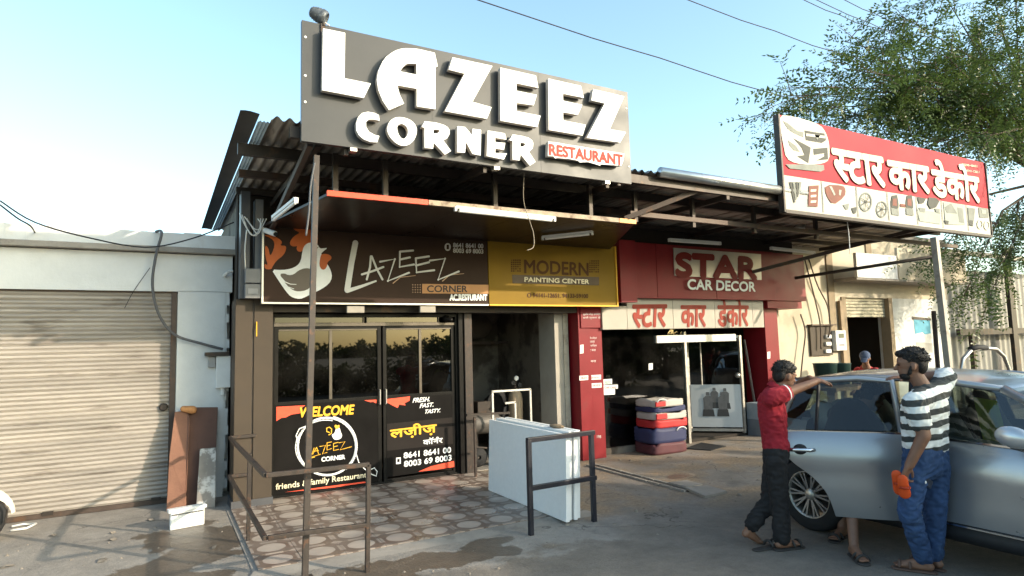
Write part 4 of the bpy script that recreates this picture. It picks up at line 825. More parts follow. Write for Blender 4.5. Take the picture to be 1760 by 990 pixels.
# gas cylinder with gauge, hose coil, frame
cyl = thing('gas_cylinder', 'tan gas cylinder with valve and gauges inside the workshop', 'gas cylinder', (4.75, 8.9, 0))
gx, gy = onY(886, 690, 8.9).x, 8.9
ztop = onY(888, 668, 8.9).z
MB().lathe([(0, .012), (.10, .012), (.115, .03), (.115, ztop-.16), (.10, ztop-.08), (.055, ztop-.02), (.04, ztop), (0, ztop)], (gx, gy, 0), (0, 0, 1), 20).build('bottle', pm('tan_paint', (.36, .27, .18), .5, 0, .15, 5), cyl, True)
MB().tube([(gx, gy, ztop), (gx, gy, ztop+.14)], .022, 10).build('valve', brown_steel, cyl)
for dx, dz in ((-.06, .10), (.055, .06), (.0, .17)): MB().lathe([(0, -.02), (.036, -.02), (.04, 0), (.036, .02), (0, .02)], (gx+dx, gy-.04, ztop+dz), (0, 1, 0), 14).build('gauge', pm('gauge_black', (.03, .03, .03), .4) if dx else acrylic, cyl)
fr = thing('steel_frame', 'pale square tube frame standing in the workshop mouth', 'frame', (4.6, 8.4, 0))
def fp(x, y): return onY(x, y, 8.42)
for a, b in (((845, 673), (912, 669)), ((846, 673), (849, 735)), ((911, 669), (914, 735)), ((868, 693), (886, 691)), ((885, 691), (884, 735))):
    q0, q1 = fp(*a), fp(*b)
    if b[1] == 735: q1.z = .02; q1.x = q0.x
    MB().bar(q0, q1, .028, .028, (0, 1, 0)).build('tube', steel_white, fr)
hc = thing('hose_coil', 'dark hose coiled on the workshop wall beside the frame', 'hose', (4.35, 8.9, 1))
for k in range(4): MB().tube([onY(852+15*math.cos(t*.5), 700+27*math.sin(t*.5), 8.9+.02*k)+Vector((.015*k, 0, .01*k)) for t in range(13)], .016, 8).build('loop', rubber, hc, True)
st = thing('paint_compressor', 'small wheeled compressor behind the tile edge in the workshop', 'compressor', (4.2, 8.7, 0))
cx_ = onY(828, 740, 8.7).x
MB().capsule((cx_-.16, 8.7, .62), (cx_+.18, 8.7, .62), .16, .16).build('tank', pm('tank_grey', (.11, .10, .09), .5, .2), st, True); MB().box((cx_-.1, 8.62, .77), (cx_+.12, 8.78, .95)).build('motor', dark_steel, st)
for s in (-.15, .15): MB().lathe([(.03, -.03), (.13, -.03), (.14, 0), (.13, .03), (.03, .03)], (cx_+s, 8.52, .152), (0, 1, 0), 18).build('wheel', rubber, st, True)
for s in (-.12, .12): MB().bar((cx_+s, 8.6, .15), (cx_+s, 8.66, .56), .03, .03).build('leg', dark_steel, st)
sp = thing('stand_pipe', 'thin rusty upright with a cross bar at the workshop threshold', 'stand', (4.0, 8.2, 0))
q0 = onZ(818, 822, .0); MB().bar(q0, q0+Vector((0, 0, .82)), .03, .03).build('upright', rail_steel, sp); MB().bar(q0+Vector((-.12, 0, .86)), q0+Vector((.55, 0, .84)), .03, .03).build('bar', dark_steel, sp); MB().bar(q0+Vector((0, 0, .42)), q0+Vector((.2, .05, .38)), .02, .02).build('hook', rail_steel, sp)
mb = MB(); mb.capsule((5.15, 9.9, .15), (5.15, 9.9, .75), .16, .2); mb.capsule((5.38, 9.7, .15), (5.38, 9.7, .95), .14, .1); tag(mb.build('stacked_sacks', dark_room, None, True), 'dark sacks heaped against the back of the workshop', 'sacks')

# ------------------------------------------------------------------ STAR car decor shop
ss = thing('car_decor_shop', 'red clad car accessories shop front with glass and white lintel', 'shop', (8.3, 8, 0))
PYs = 8.03
bx('pillar', (5.68, PYs, 0), (5.90, 8.5, 2.40), red_clad, ss, .004); bx('pillar', (5.905, PYs+.012, 0), (6.14, 8.5, 2.05), red_clad, ss, .004)
bx('pillar_cap', (5.72, PYs-.02, 2.03), (6.17, 8.3, 2.42), red_clad, ss, .004)
bx('pillar', (10.05, PYs+.05, 0), (10.42, 8.6, 2.5), red_clad, ss, .004); bx('beam', (10.0, PYs-.08, 2.36), (11.0, 8.5, 2.62), red_clad, ss, .004)
FYs = 7.86
fx = lambda px: onY(px, 460, FYs).x
zb, ztp = onY(1090, 512, FYs).z, 3.42
for a, b, dy, dz in ((1057.5, 1085, -.12, -.08), (1085.5, 1128, 0, 0), (1128.6, 1229, 0, 0), (1229.6, 1330, 0, 0), (1330.6, 1386, .05, 0)):
    bx('fascia_panel', (fx(a), FYs+dy, zb+dz), (fx(b), FYs+dy+.16, ztp), red_clad, ss, .003)
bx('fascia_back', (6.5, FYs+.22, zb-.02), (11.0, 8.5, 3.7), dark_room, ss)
sb = frontal([[(1158, 426), (1308, 437), (1309, 481), (1160, 474)]], FYs-.022, .02, 'star_plate', pm('silver_plate', (.42, .39, .36), .35, .4, .08, 4), ss)
lettering('STAR', FYs-.026, (1163, 474), (1300, 479), (1163, 436), 'star_lettering', pm('dark_red_print', (.16, .010, .010), .5, spec=.2), ss, .036)
lettering('CAR DECOR', FYs-.05, (1182, 497), (1298, 501), (1182, 480), 'white_lettering', acrylic, ss, .008)
ls = [1035, 1078, 1157, 1229, 1294, 1313]; LYs = 7.98
lx = lambda px: onY(px, 545, LYs).x
for i in range(5):
    bx('lintel_panel', (lx(ls[i])+.003, LYs, 2.00), (lx(ls[i+1])-.003, LYs+.14, 2.38 if i == 0 else 2.53), pm('lintel_white', (.40, .365, .31), .5, 0, .06, 3, spec=.2, dirt=((.4, .36, .3), 2, .62, .4)), ss, .003)
dred = pm('dark_red_print', (.16, .010, .010)); lred = pm('lintel_red', (.26, .028, .014), .5, spec=.2)
lettering('', LYs-.004, (1086, 563), (1144, 561), (1088, 525), 'hindi_lettering', lred, ss, .016, pieces=deva_star())
lettering('', LYs-.004, (1171, 562), (1213, 561), (1171, 526), 'hindi_lettering', lred, ss, .016, pieces=deva_piece('कार'))
lettering('', LYs-.004, (1234, 561), (1286, 560), (1234, 511), 'hindi_lettering', lred, ss, .016, pieces=deva_piece('डेकोर'))
# rows of small notices on the left pillar
def notice(px0, px1, y0, y1, Y, mat, name='notice', par=ss): return frontal([[(px0, y0), (px1, y0-1), (px1, y1-1), (px0, y1)]], Y, .003, name, mat, par)
tiny = pm('tiny_white', (.62, .56, .54), .6)
for k, (y, w, s) in enumerate(((540, 30, 'सुविधा केंद्र उपलब्ध'), (546, 30, 'सभी प्रकार के'), (581, 17, 'म्यूजिक सिस्टम'), (588, 10, 'अलार्म'), (594, 17, 'सनफिल्म'), (601, 14, 'सीट कवर'), (620, 15, 'कैमरा'))): lettering(s, PYs-.024 if y < 560 else PYs+.008, (1017-w/2, y+3), (1017+w/2, y+2.5), (1017-w/2, y-2), 'small_lettering', tiny, ss)
for (a, b, y0, y1, s) in ((996, 1011, 646, 654, 'कार'), (1013, 1033, 645, 653, 'डेकोर'), (999, 1015, 660, 668, 'सीट'), (1016, 1034, 659, 667, 'कवर')):
    Yp = PYs-.004 if b < 1012.5 else PYs+.008
    if b == 1015: b = 1012
    notice(a, b, y0, y1, Yp, plastic_white); lettering(s, Yp-.003, (a+2, y1-2), (b-2, y1-2.5), (a+2, y0+2), 'small_lettering', dred, ss)
notice(997, 1003, 593, 608, PYs-.004, plastic_white); lettering('198', PYs+.008, (1026, 753), (1033, 753), (1026, 748), 'small_lettering', tiny, ss)
for (a, b, y0, y1) in ((1037, 1052, 652, 661), (1036, 1062, 662, 669), (1036, 1057, 669, 679)): notice(a, b, y0, y1, 8.20, plastic_white)
lettering('AUTO', 8.196, (1040, 660), (1050, 660), (1040, 654), 'small_lettering', pm('green_print', (.04, .25, .10), .5), ss); lettering('CAR CARE', 8.196, (1039, 668), (1059, 668), (1039, 664), 'small_lettering', lred, ss)
notice(1319, 1324, 605, 617, PYs+.046, plastic_white)
# glass front
GY = 8.26
gf = thing('shop_window', 'large dark glass shop window with white frame under the Hindi lintel', 'window', (7.2, GY, 0))
bx('pane', (6.15, GY, .10), (8.12, GY+.01, 2.0), shop_glass, gf); bx('sill', (6.15, GY-.05, 0), (8.0, GY+.1, .10), dingy, gf)
bx('post', (8.10, GY-.03, .0), (8.15, GY+.04, 1.95), alu, gf)
q0, q1 = onY(1126, 578, GY), onY(1262, 583, GY); MB().box((q0.x, GY-.04, q1.z-.03), (q1.x, GY+.03, q0.z+.01)).build('transom', steel_white, gf)
notice(1115, 1122, 625, 636, GY-.004, plastic_white, 'price_card', gf)
dr2 = thing('glass_door', 'open aluminium shop door with a grey poster of car seats', 'door', (8.9, 8.6, 0))
H0, H1 = Vector((8.80, 8.92, 0)), Vector((9.52, 8.22, 0)); dv = (H1-H0).normalized(); dn = Vector((-dv.y, dv.x, 0)); wL = (H1-H0).length
def dbar(a, b, za, zb_, w=.045): return MB().bar(H0+dv*a+Vector((0, 0, za)), H0+dv*b+Vector((0, 0, zb_)), w, w, (0, 0, 1))
for nm, a, b, za, zb_ in (('stile', .022, .022, .06, 1.86), ('stile', wL-.022, wL-.022, .06, 1.86), ('top_rail', .045, wL-.045, 1.84, 1.84), ('bottom_rail', .045, wL-.045, .11, .11), ('mullion', .27, .27, .95, 1.82)): dbar(a, b, za, zb_, .05 if nm != 'mullion' else .025).build(nm, alu, dr2)
def dpl(a, b, z0, z1, off, th, nm, mat): mb = MB(); p, q = H0+dv*a-dn*off*-1, H0+dv*b-dn*off*-1; mb.add([(*p.xy, z0), (*q.xy, z0), (*q.xy, z1), (*p.xy, z1), (*(p+dn*th).xy, z0), (*(q+dn*th).xy, z0), (*(q+dn*th).xy, z1), (*(p+dn*th).xy, z1)], [(0,1,2,3),(7,6,5,4),(0,4,5,1),(1,5,6,2),(2,6,7,3),(3,7,4,0)]); return mb.build(nm, mat, dr2)
dpl(.05, wL-.05, .96, 1.81, -.004, .008, 'pane', shop_glass); poster = dpl(.05, wL-.05, .16, .95, -.02, .02, 'poster_panel', pm('pale_poster', (.50, .52, .52), .45, 0, .04, 4))
MB().ellip(H0+dv*(wL-.09)+Vector((0, 0, 1.12))-dn*.05, (.05, .05, .05)).build('knob', alu, dr2, True)
seatm = pm('printed_seat_grey', (.12, .12, .12), .5, 0, .2, 12); seatd = pm('printed_seat_dark', (.05, .05, .05), .5)
sx0 = .5
for dx, dz, sc_ in ((-.02, .14, .85), (.17, .13, .85), (-.14, 0, 1), (.12, 0, 1)):
    def sq(pts): return [H0+dv*(sx0+dx+u*sc_)-dn*(.026 if dz else .030)+Vector((0, 0, .42+dz+v*sc_)) for u, v in pts]
    for nm, pts, mt in (('printed_backrest', ((-.075, .06), (.075, .06), (.085, .28), (.04, .32), (-.04, .32), (-.085, .28)), seatm), ('printed_cushion', ((-.11, -.06), (.11, -.06), (.09, .07), (-.09, .07)), seatd), ('printed_headrest', ((-.035, .325), (.035, .325), (.03, .39), (-.03, .39)), seatm)):
        P = sq(pts); mb = MB(); mb.add(P, [tuple(range(len(P)))]); mb.build(nm, mt, dr2)
# showroom behind the glass
rm = thing('showroom', 'dim car accessories showroom interior with shelving behind the glass', 'room', (8.5, 10, 0))
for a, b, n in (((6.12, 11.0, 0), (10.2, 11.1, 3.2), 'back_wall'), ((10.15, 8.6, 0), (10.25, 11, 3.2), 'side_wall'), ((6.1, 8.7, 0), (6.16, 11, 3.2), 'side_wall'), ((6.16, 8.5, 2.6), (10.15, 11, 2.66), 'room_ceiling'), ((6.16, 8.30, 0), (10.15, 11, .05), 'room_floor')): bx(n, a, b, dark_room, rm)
for k in range(5): bx('shelf', (6.3, 10.6, .35+.42*k), (8.6, 10.98, .38+.42*k), brown_steel, rm)
boxc = [pm('carton%d' % i, c, .7) for i, c in enumerate(((.30, .23, .15), (.22, .22, .22), (.12, .16, .26), (.28, .08, .06), (.34, .32, .28)))]
for i in range(34):
    k = i % 5; x0 = 6.34+(i//5)*.32+rng.uniform(0, .05); w = rng.uniform(.14, .26); h = rng.uniform(.12, .34)
    o = bx('accessory_box', (x0, 10.62, .38+.42*k), (x0+w, 10.62+rng.uniform(.15, .3), .38+.42*k+h), boxc[(i*3) % 5]); tag(o, ['brown', 'grey', 'blue', 'red', 'cream'][(i*3) % 5]+' box on the '+['lowest', 'second', 'middle', 'fourth', 'top'][k]+' showroom shelf behind the glass, '+['first', 'second', 'third', 'fourth', 'fifth', 'sixth', 'seventh'][i//5]+' from the left', 'box', 'boxes on the showroom shelves')
bx('counter', (6.5, 9.6, .05), (8.2, 10.0, .95), brown_steel, rm)
# goods standing outside the shop
red_bag = pm('red_bag', (.42, .03, .03), .55, 0, .12, 6); navy_bag = pm('navy_bag', (.03, .035, .085), .6, 0, .12, 6); grey_bag = pm('grey_bag', (.42, .38, .34), .5, 0, .08, 6); wine_bag = pm('wine_bag', (.09, .03, .035), .6, 0, .15, 6)
bagspec = (('lowest dark wine bag of the bag stack by the shop window', wine_bag, .0, .17, .37), ('navy blue bag with white handle low in the stack', navy_bag, .17, .24, .38), ('bright red bag in the middle of the stack', red_bag, .41, .13, .37), ('red edged grey bag above the bright red one', grey_bag, .54, .12, .36), ('flat navy bag near the top of the stack', navy_bag, .66, .08, .36), ('topmost grey and red bag of the stack with cord handles', grey_bag, .74, .11, .33))
bxx, byy = 7.18, 7.92
for k, (lb, mt, z, h, w) in enumerate(bagspec):
    t = thing('zip_bag', lb, 'bag', (bxx, byy, z), 'bags stacked by the shop window'); ox = rng.uniform(-.03, .03)
    a = rng.uniform(-.08, .08); mb = MB()
    def bagf(sx, sz, bul): return None
    n1 = 10
    mb.grid(lambda u, v: (bxx+ox+(w+.012*math.sin(7*v*math.pi))*math.copysign(abs(math.cos(2*math.pi*u))**.35, math.cos(2*math.pi*u))*(1-.5*max(0, abs(2*v-1)-.75)), byy+.27*math.copysign(abs(math.sin(2*math.pi*u))**.35, math.sin(2*math.pi*u))*(1-.5*max(0, abs(2*v-1)-.75)), z+h*v+(.016*math.sin(u*19+k)+.012*math.sin(u*47+2*k))*v), 40, 8)
    mb.add([(bxx+ox-w*.85, byy-.2, z+h), (bxx+ox+w*.85, byy-.2, z+h), (bxx+ox+w*.85, byy+.2, z+h), (bxx+ox-w*.85, byy+.2, z+h)], [(0, 1, 2, 3)])
    mb.build('body', mt, t, True)
    if k in (3, 5): MB().box((bxx+ox-w*.98, byy-.285, z+.02), (bxx+ox-w*.35, byy-.255, z+h*.9)).build('red_side', red_bag, t, bevel=.01)
    if k in (1, 5): MB().tube([(bxx+ox+.1*math.cos(s)-.05*(k == 5)*4+.2*(k == 1), byy-.29, z+h*.8+.05*math.sin(s)) for s in np.linspace(0, math.pi, 9)], .009, 6).build('handle', plastic_white, t, True)
mt_ = thing('door_mat', 'dark rubber mat on the ground in front of the bag stack', 'mat', (7.9, 7.6, 0))
P = [onZ(*q) for q in ((1178, 772), (1205, 762), (1248, 768), (1222, 775))]; mb = MB(); mb.add([(p.x, p.y, .004) for p in P]+[(p.x, p.y, .016) for p in P], [(4,5,6,7),(0,1,5,4),(1,2,6,5),(2,3,7,6),(3,0,4,7)]); mb.build('mat_sheet', rubber, mt_)
tag(MB().bar((9.98, 8.30, .02), (9.86, 8.42, 1.78), .03, .03).build('leaning_strip', alu), 'pale aluminium strip leaning beside the red right pillar', 'strip')
for k, (z, h, c, lb) in enumerate(((0, .30, (.16, .18, .20), 'lower grey carton beside the open shop door'), (.30, .30, (.30, .34, .37), 'upper pale blue grey carton beside the open shop door'))):
    t = thing('carton', lb, 'carton', (9.9, 8.1, z)); bx('box', (9.64, 7.98, z+.002), (10.02, 8.28, z+h), pm('carton_grey%d' % k, c, .7), t, .006); bx('tape', (9.80, 7.976, z+.04), (9.86, 7.981, z+h-.005), pm('tape', (.4, .4, .38), .4), t)

# ------------------------------------------------------------------ red Hindi flex sign on the canopy (right)
hs = thing('hindi_flex_sign', 'sunlit red and white Hindi car accessories flex sign on the canopy', 'sign', (10, BY, 3.5))
h_ = [onY(1340, 197, BY), onY(1692, 280, BY), onY(1702, 402, BY), onY(1348, 362, BY)]
hx0, hx1 = (h_[0].x+h_[3].x)/2, (h_[1].x+h_[2].x)/2; hz1, hz0 = (h_[0].z+h_[1].z)/2, (h_[2].z+h_[3].z)/2
flex_red = pm('flex_red', (.36, .028, .042), .6, 0, .12, 1.1, bump=.12, bscale=3, spec=.12); flex_white = pm('flex_white', (.50, .48, .42), .6, 0, .08, 1.5, bump=.1, bscale=3, spec=.12, dirt=((.36, .33, .28), 1.2, .55, .5))
hzm = onY(1440, 316, BY).z
mb = MB(); mb.grid(lambda u, v: (hx0+(hx1-hx0)*u, BY-.004*math.sin(9*u)*math.sin(3.1*v)-.002*math.sin(31*u+5*v), hzm+(hz1-hzm)*v), 60, 10); mb.build('red_sheet', flex_red, hs, True)
mb = MB(); mb.grid(lambda u, v: (hx0+(hx1-hx0)*u, BY-.001-.002*math.sin(31*u+5*v), hz0+(hzm-hz0)*v), 60, 6); mb.build('picture_strip', flex_white, hs, True)
bx('backing', (hx0, BY+.03, hz0), (hx1, BY+.06, hz1-.01), dark_steel, hs)
mb = MB(); mb.box((hx0, BY-.02, hz0-.05), (hx1, BY+.07, hz0-.003)); mb.box((hx0-.035, BY-.02, hz0-.04), (hx0-.005, BY+.07, hz1)); mb.box((hx1+.005, BY-.02, hz0-.04), (hx1+.03, BY+.07, hz1)); mb.build('frame', rail_steel, hs)
HY = BY-.0105
D1 = lambda u, v: (1330+u/4.714, 190+v/4.714); D2 = lambda u, v: (1500+u/5.5, 240+v/5.5)
flexl = pm('flex_cream', (.62, .57, .44), .6, spec=.12)
shm = pm('flex_shadow_print', (.16, .01, .012), .6, spec=.1)
for pc, bl, br, tl in ((deva_star(), D1(500, 560), D1(905, 618), D1(472, 315)), (deva_piece('कार'), D2(160, 455), D2(540, 505), D2(142, 205)), (deva_piece('डेकोर'), D2(572, 530), D2(1012, 592), D2(552, 190))):
    lettering('', HY+.002, (bl[0]+1.5, bl[1]+2), (br[0]+1.5, br[1]+2), (tl[0]+1.5, tl[1]+2), 'letter_shadow_print', shm, hs, .026, pieces=pc)
    lettering('', HY-.006, bl, br, tl, 'hindi_lettering', flexl, hs, .026, pieces=pc)
lettering('94141-12651', HY, D2(870, 300), D2(1005, 318), D2(870, 280), 'small_lettering', flexl, hs, .002); lettering('98290-42651', HY, D2(840, 245), D2(985, 262), D2(840, 225), 'small_lettering', flexl, hs, .002)
grey_print = pm('grey_print', (.085, .085, .075), .6, 0, .2, 5, spec=.1); mid_print = pm('pale_grey_print', (.21, .215, .19), .6, 0, .2, 5, spec=.1); rose_print = pm('rose_print', (.20, .085, .065), .6, 0, .2, 5, spec=.1)
car_print = frontal([smooth_loop([D1(*q) for q in ((45, 35), (150, 45), (280, 80), (380, 120), (415, 165), (440, 230), (452, 300), (450, 400), (400, 430), (300, 440), (180, 430), (100, 390), (75, 270), (55, 150))], 1)], HY, .002, 'printed_car', flex_white, hs)
for lp, mt in ((((250, 160), (330, 175), (410, 185), (425, 240), (390, 262), (260, 240)), grey_print), (((75, 85), (110, 100), (190, 165), (240, 175), (240, 215), (170, 185), (115, 150)), mid_print), (((160, 225), (300, 300), (280, 425), (190, 370), (250, 360), (225, 300)), grey_print), (((320, 310), (435, 300), (440, 395), (345, 405), (410, 370), (410, 345), (325, 360)), grey_print), (((115, 240), (180, 285), (210, 335), (160, 320), (130, 285)), mid_print), (((95, 435), (405, 440), (410, 480), (380, 495), (130, 470)), mid_print)):
    frontal([[D1(*q) for q in lp]], HY-.004, .002, 'printed_car_detail', mt, hs)
for k, lp in enumerate((((262, 185), (415, 205), (415, 225), (262, 205)), ((330, 195), (375, 200), (352, 240)))): frontal([[D1(*q) for q in lp]], HY-.0075, .002, 'printed_grille', flex_white if k == 0 else mid_print, hs)
for px in (D1(400, 0)[0], D1(678, 0)[0], D2(145, 0)[0], D2(415, 0)[0], D2(650, 0)[0], D2(885, 0)[0]): xk = onY(px, 350, HY).x; bx('picture_divider', (xk-.008, HY-.001, hz0+.02), (xk+.008, HY, hzm), mid_print, hs)
pale_print = pm('print_pale', (.34, .36, .31), .6, spec=.1)
def pic(fn, lp, mt, k=0, rnd=False): frontal([smooth_loop([fn(*q) for q in lp], 1) if rnd else [fn(*q) for q in lp]], HY-.001-.0025*k, .002, 'printed_accessory', mt, hs)
for t in range(4): pic(D1, ((128+26*t, 578), (146+26*t, 578), (176+12*t, 742-22*t), (164+12*t, 748-22*t)), (grey_print, mid_print)[t % 2])          # wiper blades
pic(D1, ((285, 610), (365, 605), (355, 780), (280, 775)), rose_print)
for t in range(3): pic(D1, ((300, 640+45*t), (345, 637+45*t), (342, 655+45*t), (298, 658+45*t)), flexl, 1)                                        # seat cover
pic(D1, ((415, 600), (560, 605), (585, 640), (575, 700), (480, 770), (420, 680)), rose_print, 0, True); pic(D1, ((450, 612), (470, 615), (500, 680), (490, 690)), pale_print, 1); pic(D1, ((530, 640), (550, 645), (540, 690), (528, 680)), pale_print, 1)
pic(D1, ((560, 765), (610, 752), (604, 800), (585, 802)), mid_print); pic(D1, ((630, 790), (672, 780), (665, 832), (645, 836)), grey_print)
for cx0, cy0, rr_ in ((745, 740, 52), (875, 800, 45)):
    frontal([[D1(*q) for q in ring(cx0, cy0, rr_, rr_*1.5, 0, 22)[:-1]], [D1(*q) for q in ring(cx0, cy0, rr_*.80, rr_*1.25, 0, 22)[:-1]]], HY-.001, .002, 'printed_wheel', mid_print, hs)
    strokes([[D1(cx0, cy0), D1(cx0+rr_*.8*math.cos(a), cy0+rr_*1.25*math.sin(a))] for a in np.linspace(0, 6.28, 8)[:-1]], HY-.002, .014, 'printed_spokes', grey_print, hs)
for sx_, w_ in ((175, 70), (315, 68)):                                                                                                        # front seats
    pic(D2, ((sx_+8, 530), (sx_+w_-14, 522), (sx_+w_, 600), (sx_+w_, 650), (sx_, 640), (sx_, 590)), grey_print); pic(D2, ((sx_, 645), (sx_+w_, 655), (sx_+w_+6, 720), (sx_+4, 708)), mid_print); pic(D2, ((sx_+14, 560), (sx_+w_-18, 556), (sx_+w_-14, 630), (sx_+14, 622)), rose_print, 1)
pic(D2, ((262, 605), (310, 612), (310, 640), (262, 632)), rose_print)
pic(D2, ((420, 660), (640, 690), (640, 800), (445, 770)), pale_print); pic(D2, ((530, 545), (600, 552), (632, 580), (600, 640), (548, 655), (520, 610)), grey_print, 1); pic(D2, ((425, 540), (505, 556), (480, 600), (440, 605)), grey_print, 1); pic(D2, ((440, 640), (500, 650), (490, 690), (445, 680)), mid_print, 1); pic(D2, ((590, 650), (635, 655), (632, 700), (600, 690)), mid_print, 1)
pic(D2, ((668, 590), (852, 612), (872, 805), (690, 800)), pale_print); pic(D2, ((680, 640), (740, 600), (800, 700), (700, 690)), mid_print, 1); pic(D2, ((800, 640), (850, 650), (866, 790), (820, 780)), mid_print, 1); pic(D2, ((680, 760), (720, 770), (715, 800), (690, 798)), grey_print, 1)
pic(D2, ((900, 640), (970, 650), (950, 820), (910, 800)), mid_print); pic(D2, ((915, 760), (950, 765), (945, 815), (915, 808)), grey_print, 1); pic(D2, ((1000, 640), (1085, 650), (1095, 740), (1010, 735)), mid_print); pic(D2, ((1030, 660), (1070, 665), (1072, 700), (1034, 700)), pale_print, 1)
for cx0, cy0 in ((1018, 800), (1082, 810)): frontal([[D2(*q) for q in ring(cx0, cy0, 28, 45, 0, 18)[:-1]], [D2(*q) for q in ring(cx0, cy0, 19, 33, 0, 18)[:-1]]], HY-.003, .002, 'printed_wheel', flexl, hs)
tag(MB().lathe([(0, 0), (.05, .0), (.09, .10), (.02, .12), (0, .12)], onY(1378, 398, 6.6), (0, .3, 1), 14).build('spot_lamp', alu, None, True), 'small round spot lamp under the canopy below the red Hindi sign', 'lamp')
# right post
rp_ = thing('canopy_post', 'leaning pale steel post under the right end of the red Hindi sign', 'post', (11.2, BY, 0))
a, b = onY(1636, 680, BY), onY(1606, 408, BY); a = b+(a-b)*((b.z)/(b.z-a.z)); MB().bar(a, b, .09, .09, (0, 1, 0)).build('shaft', pm('pale_post', (.36, .33, .28), .55, .2, .15, 8, dirt=((.15, .12, .1), 4, .55, .6)), rp_); MB().bar(a+Vector((-.16, .12, 0)), b+Vector((-.02, .1, -1.2)), .05, .05, (0, 1, 0)).build('stay', rail_steel, rp_); bx('base_plate', (a.x-.15, a.y-.15, 0), (a.x+.15, a.y+.15, .015), rail_steel, rp_)

# ------------------------------------------------------------------ cream building and sheet fence on the right
CY = 8.8
cb = thing('cream_building', 'cream plastered shop building with half open shutter door and concrete shade', 'building', (14, CY, 0))
X = lambda px, py=560: onY(px, py, CY).x; Z = lambda px, py: onY(px, py, CY).z
dx0, dx1 = X(1452), X(1531); dzt = Z(1490, 512); wx1 = X(1632)
bx('wall', (10.45, CY, 0), (dx0, CY+.3, dzt), cream_paint, cb); bx('wall', (dx1, CY, 0), (wx1, CY+.3, dzt), white_paint, cb); bx('wall', (10.45, CY, dzt), (wx1, CY+.3, 4.15), cream_paint, cb)
bx('return_wall', (10.43, 8.3, 0), (10.75, CY, 2.4), cream_paint, cb)
bx('return_wall', (wx1-.3, CY+.3, 0), (wx1, 13, 4.15), cream_paint, cb)
bx('roof_slab', (10.45, CY-.06, 4.15), (wx1+.06, 13, 4.27), concrete, cb)
for a in (dx0-.03, dx1): bx('door_jamb', (a-.06, CY-.03, 0), (a+.09, CY+.2, dzt+.01), pm('tan_jamb', (.26, .20, .13), .7), cb)
zsh = Z(1490, 545)
for k in range(6): bx('slat', (dx0+.06, CY+.08, zsh+(dzt-zsh)*k/6+.004), (dx1-.06, CY+.11, zsh+(dzt-zsh)*(k+1)/6-.006), pm('cream_shutter', (.52, .47, .34), .5), cb, .006)
bx('room_back', (dx0-.4, CY+2.2, 0), (dx1+.4, CY+2.3, 3.4), dark_room, cb); bx('room_side', (dx0-.45, CY+.3, 0), (dx0-.36, CY+2.2, 3.4), dark_room, cb); bx('room_side', (dx1+.36, CY+.3, 0), (dx1+.45, CY+2.2, 3.4), dark_room, cb); bx('room_ceiling', (dx0-.4, CY+.3, 3.2), (dx1+.4, CY+2.2, 3.3), dark_room, cb)
sx_0, sx_1 = X(1437, 480), X(1604, 490); zc = Z(1520, 485)
bx('shade_slab', (sx_0-.1, CY-.55, zc-.05), (sx_1+.5, CY, zc+.02), concrete, cb, .01)
bx('shade_fascia', (sx_0-.1, CY-.57, zc-.0), (X(1500, 460), CY-.50, zc+.55), white_paint, cb); bx('shade_fascia', (X(1503, 460), CY-.56, zc+.0), (sx_1+.5, CY-.50, zc+.75), cream_paint, cb)
for px in (1430, 1500): bx('pilaster', (X(px)-.08, CY-.03, 1.9 if px < 1450 else zc+.02), (X(px)+.14, CY, 4.1), pm('tan_jamb', (.26, .20, .13)), cb)
bx('drain_pipe', (X(1440, 520)-.06, CY-.09, .2), (X(1440, 520)+.05, CY-.032, 2.6), pm('tan_pipe', (.30, .22, .14), .6), cb)
mtb = thing('electric_meter', 'white electric meter on the cream wall beside the dark door', 'meter', (X(1445), CY, 1.6))
p0, p1 = onY(1436, 568, CY-.14), onY(1456, 602, CY-.14); bx('case', (p0.x, CY-.14, p1.z), (p1.x, CY-.035, p0.z), plastic_white, mtb, .01)
bx('display', (p0.x+.1, CY-.146, p0.z-.17), (p1.x-.08, CY-.139, p0.z-.07), pm('lcd', (.08, .10, .08), .2), mtb); bx('button_panel', (p0.x+.1, CY-.146, p1.z+.1), (p1.x-.08, CY-.139, p1.z+.15), pm('plate_grey', (.26, .26, .27)), mtb)
swb = thing('switch_board', 'dark open switchboard niche with loose cables on the cream wall', 'switchboard', (X(1412), CY, 1.5))
p0, p1 = onY(1392, 560, CY-.05), onY(1432, 610, CY-.05); bx('board', (p0.x, CY-.05, p1.z), (p1.x, CY-.001, p0.z), pm('dark_board', (.07, .055, .04), .7), swb); bx('top_ledge', (p0.x-.03, CY-.12, p0.z), (p1.x+.1, CY-.001, p0.z+.03), brown_steel, swb)
for k in range(3): bx('fuse', (p1.x-.3+.02*k, CY-.10, p1.z+.05+.16*k), (p1.x-.12+.02*k, CY-.051, p1.z+.13+.16*k), plastic_white, swb, .004)
for k, pts in enumerate((((1383, 445), (1392, 480), (1402, 520), (1410, 560), (1411, 600)), ((1390, 445), (1405, 490), (1422, 525), (1427, 560), (1424, 580)), ((1376, 540), (1384, 570), (1380, 610), (1376, 650)))): cable('cable', [onY(*q, CY-.12) for q in pts], .016, ['left hand', 'right hand', 'lowest'][k]+' loose cable hanging down the cream wall beside the red fascia', brown_steel)
mb = MB(); P0, P1 = onY(1366, 478, 7.7), onY(1612, 440, 5.7); tag(mb.tube([P0, P0.lerp(P1, .5), P1], .03, 8).build('stay_pipe', dark_steel, None, True), 'thin black stay pipe running from the red fascia to the leaning post', 'pipe')
p0, p1 = onY(1571, 545, CY), onY(1600, 576, CY); nt_ = thing('wall_notice', 'faded blue paper notice with black top strip on the right wall', 'notice', (p0.x, CY, p1.z))
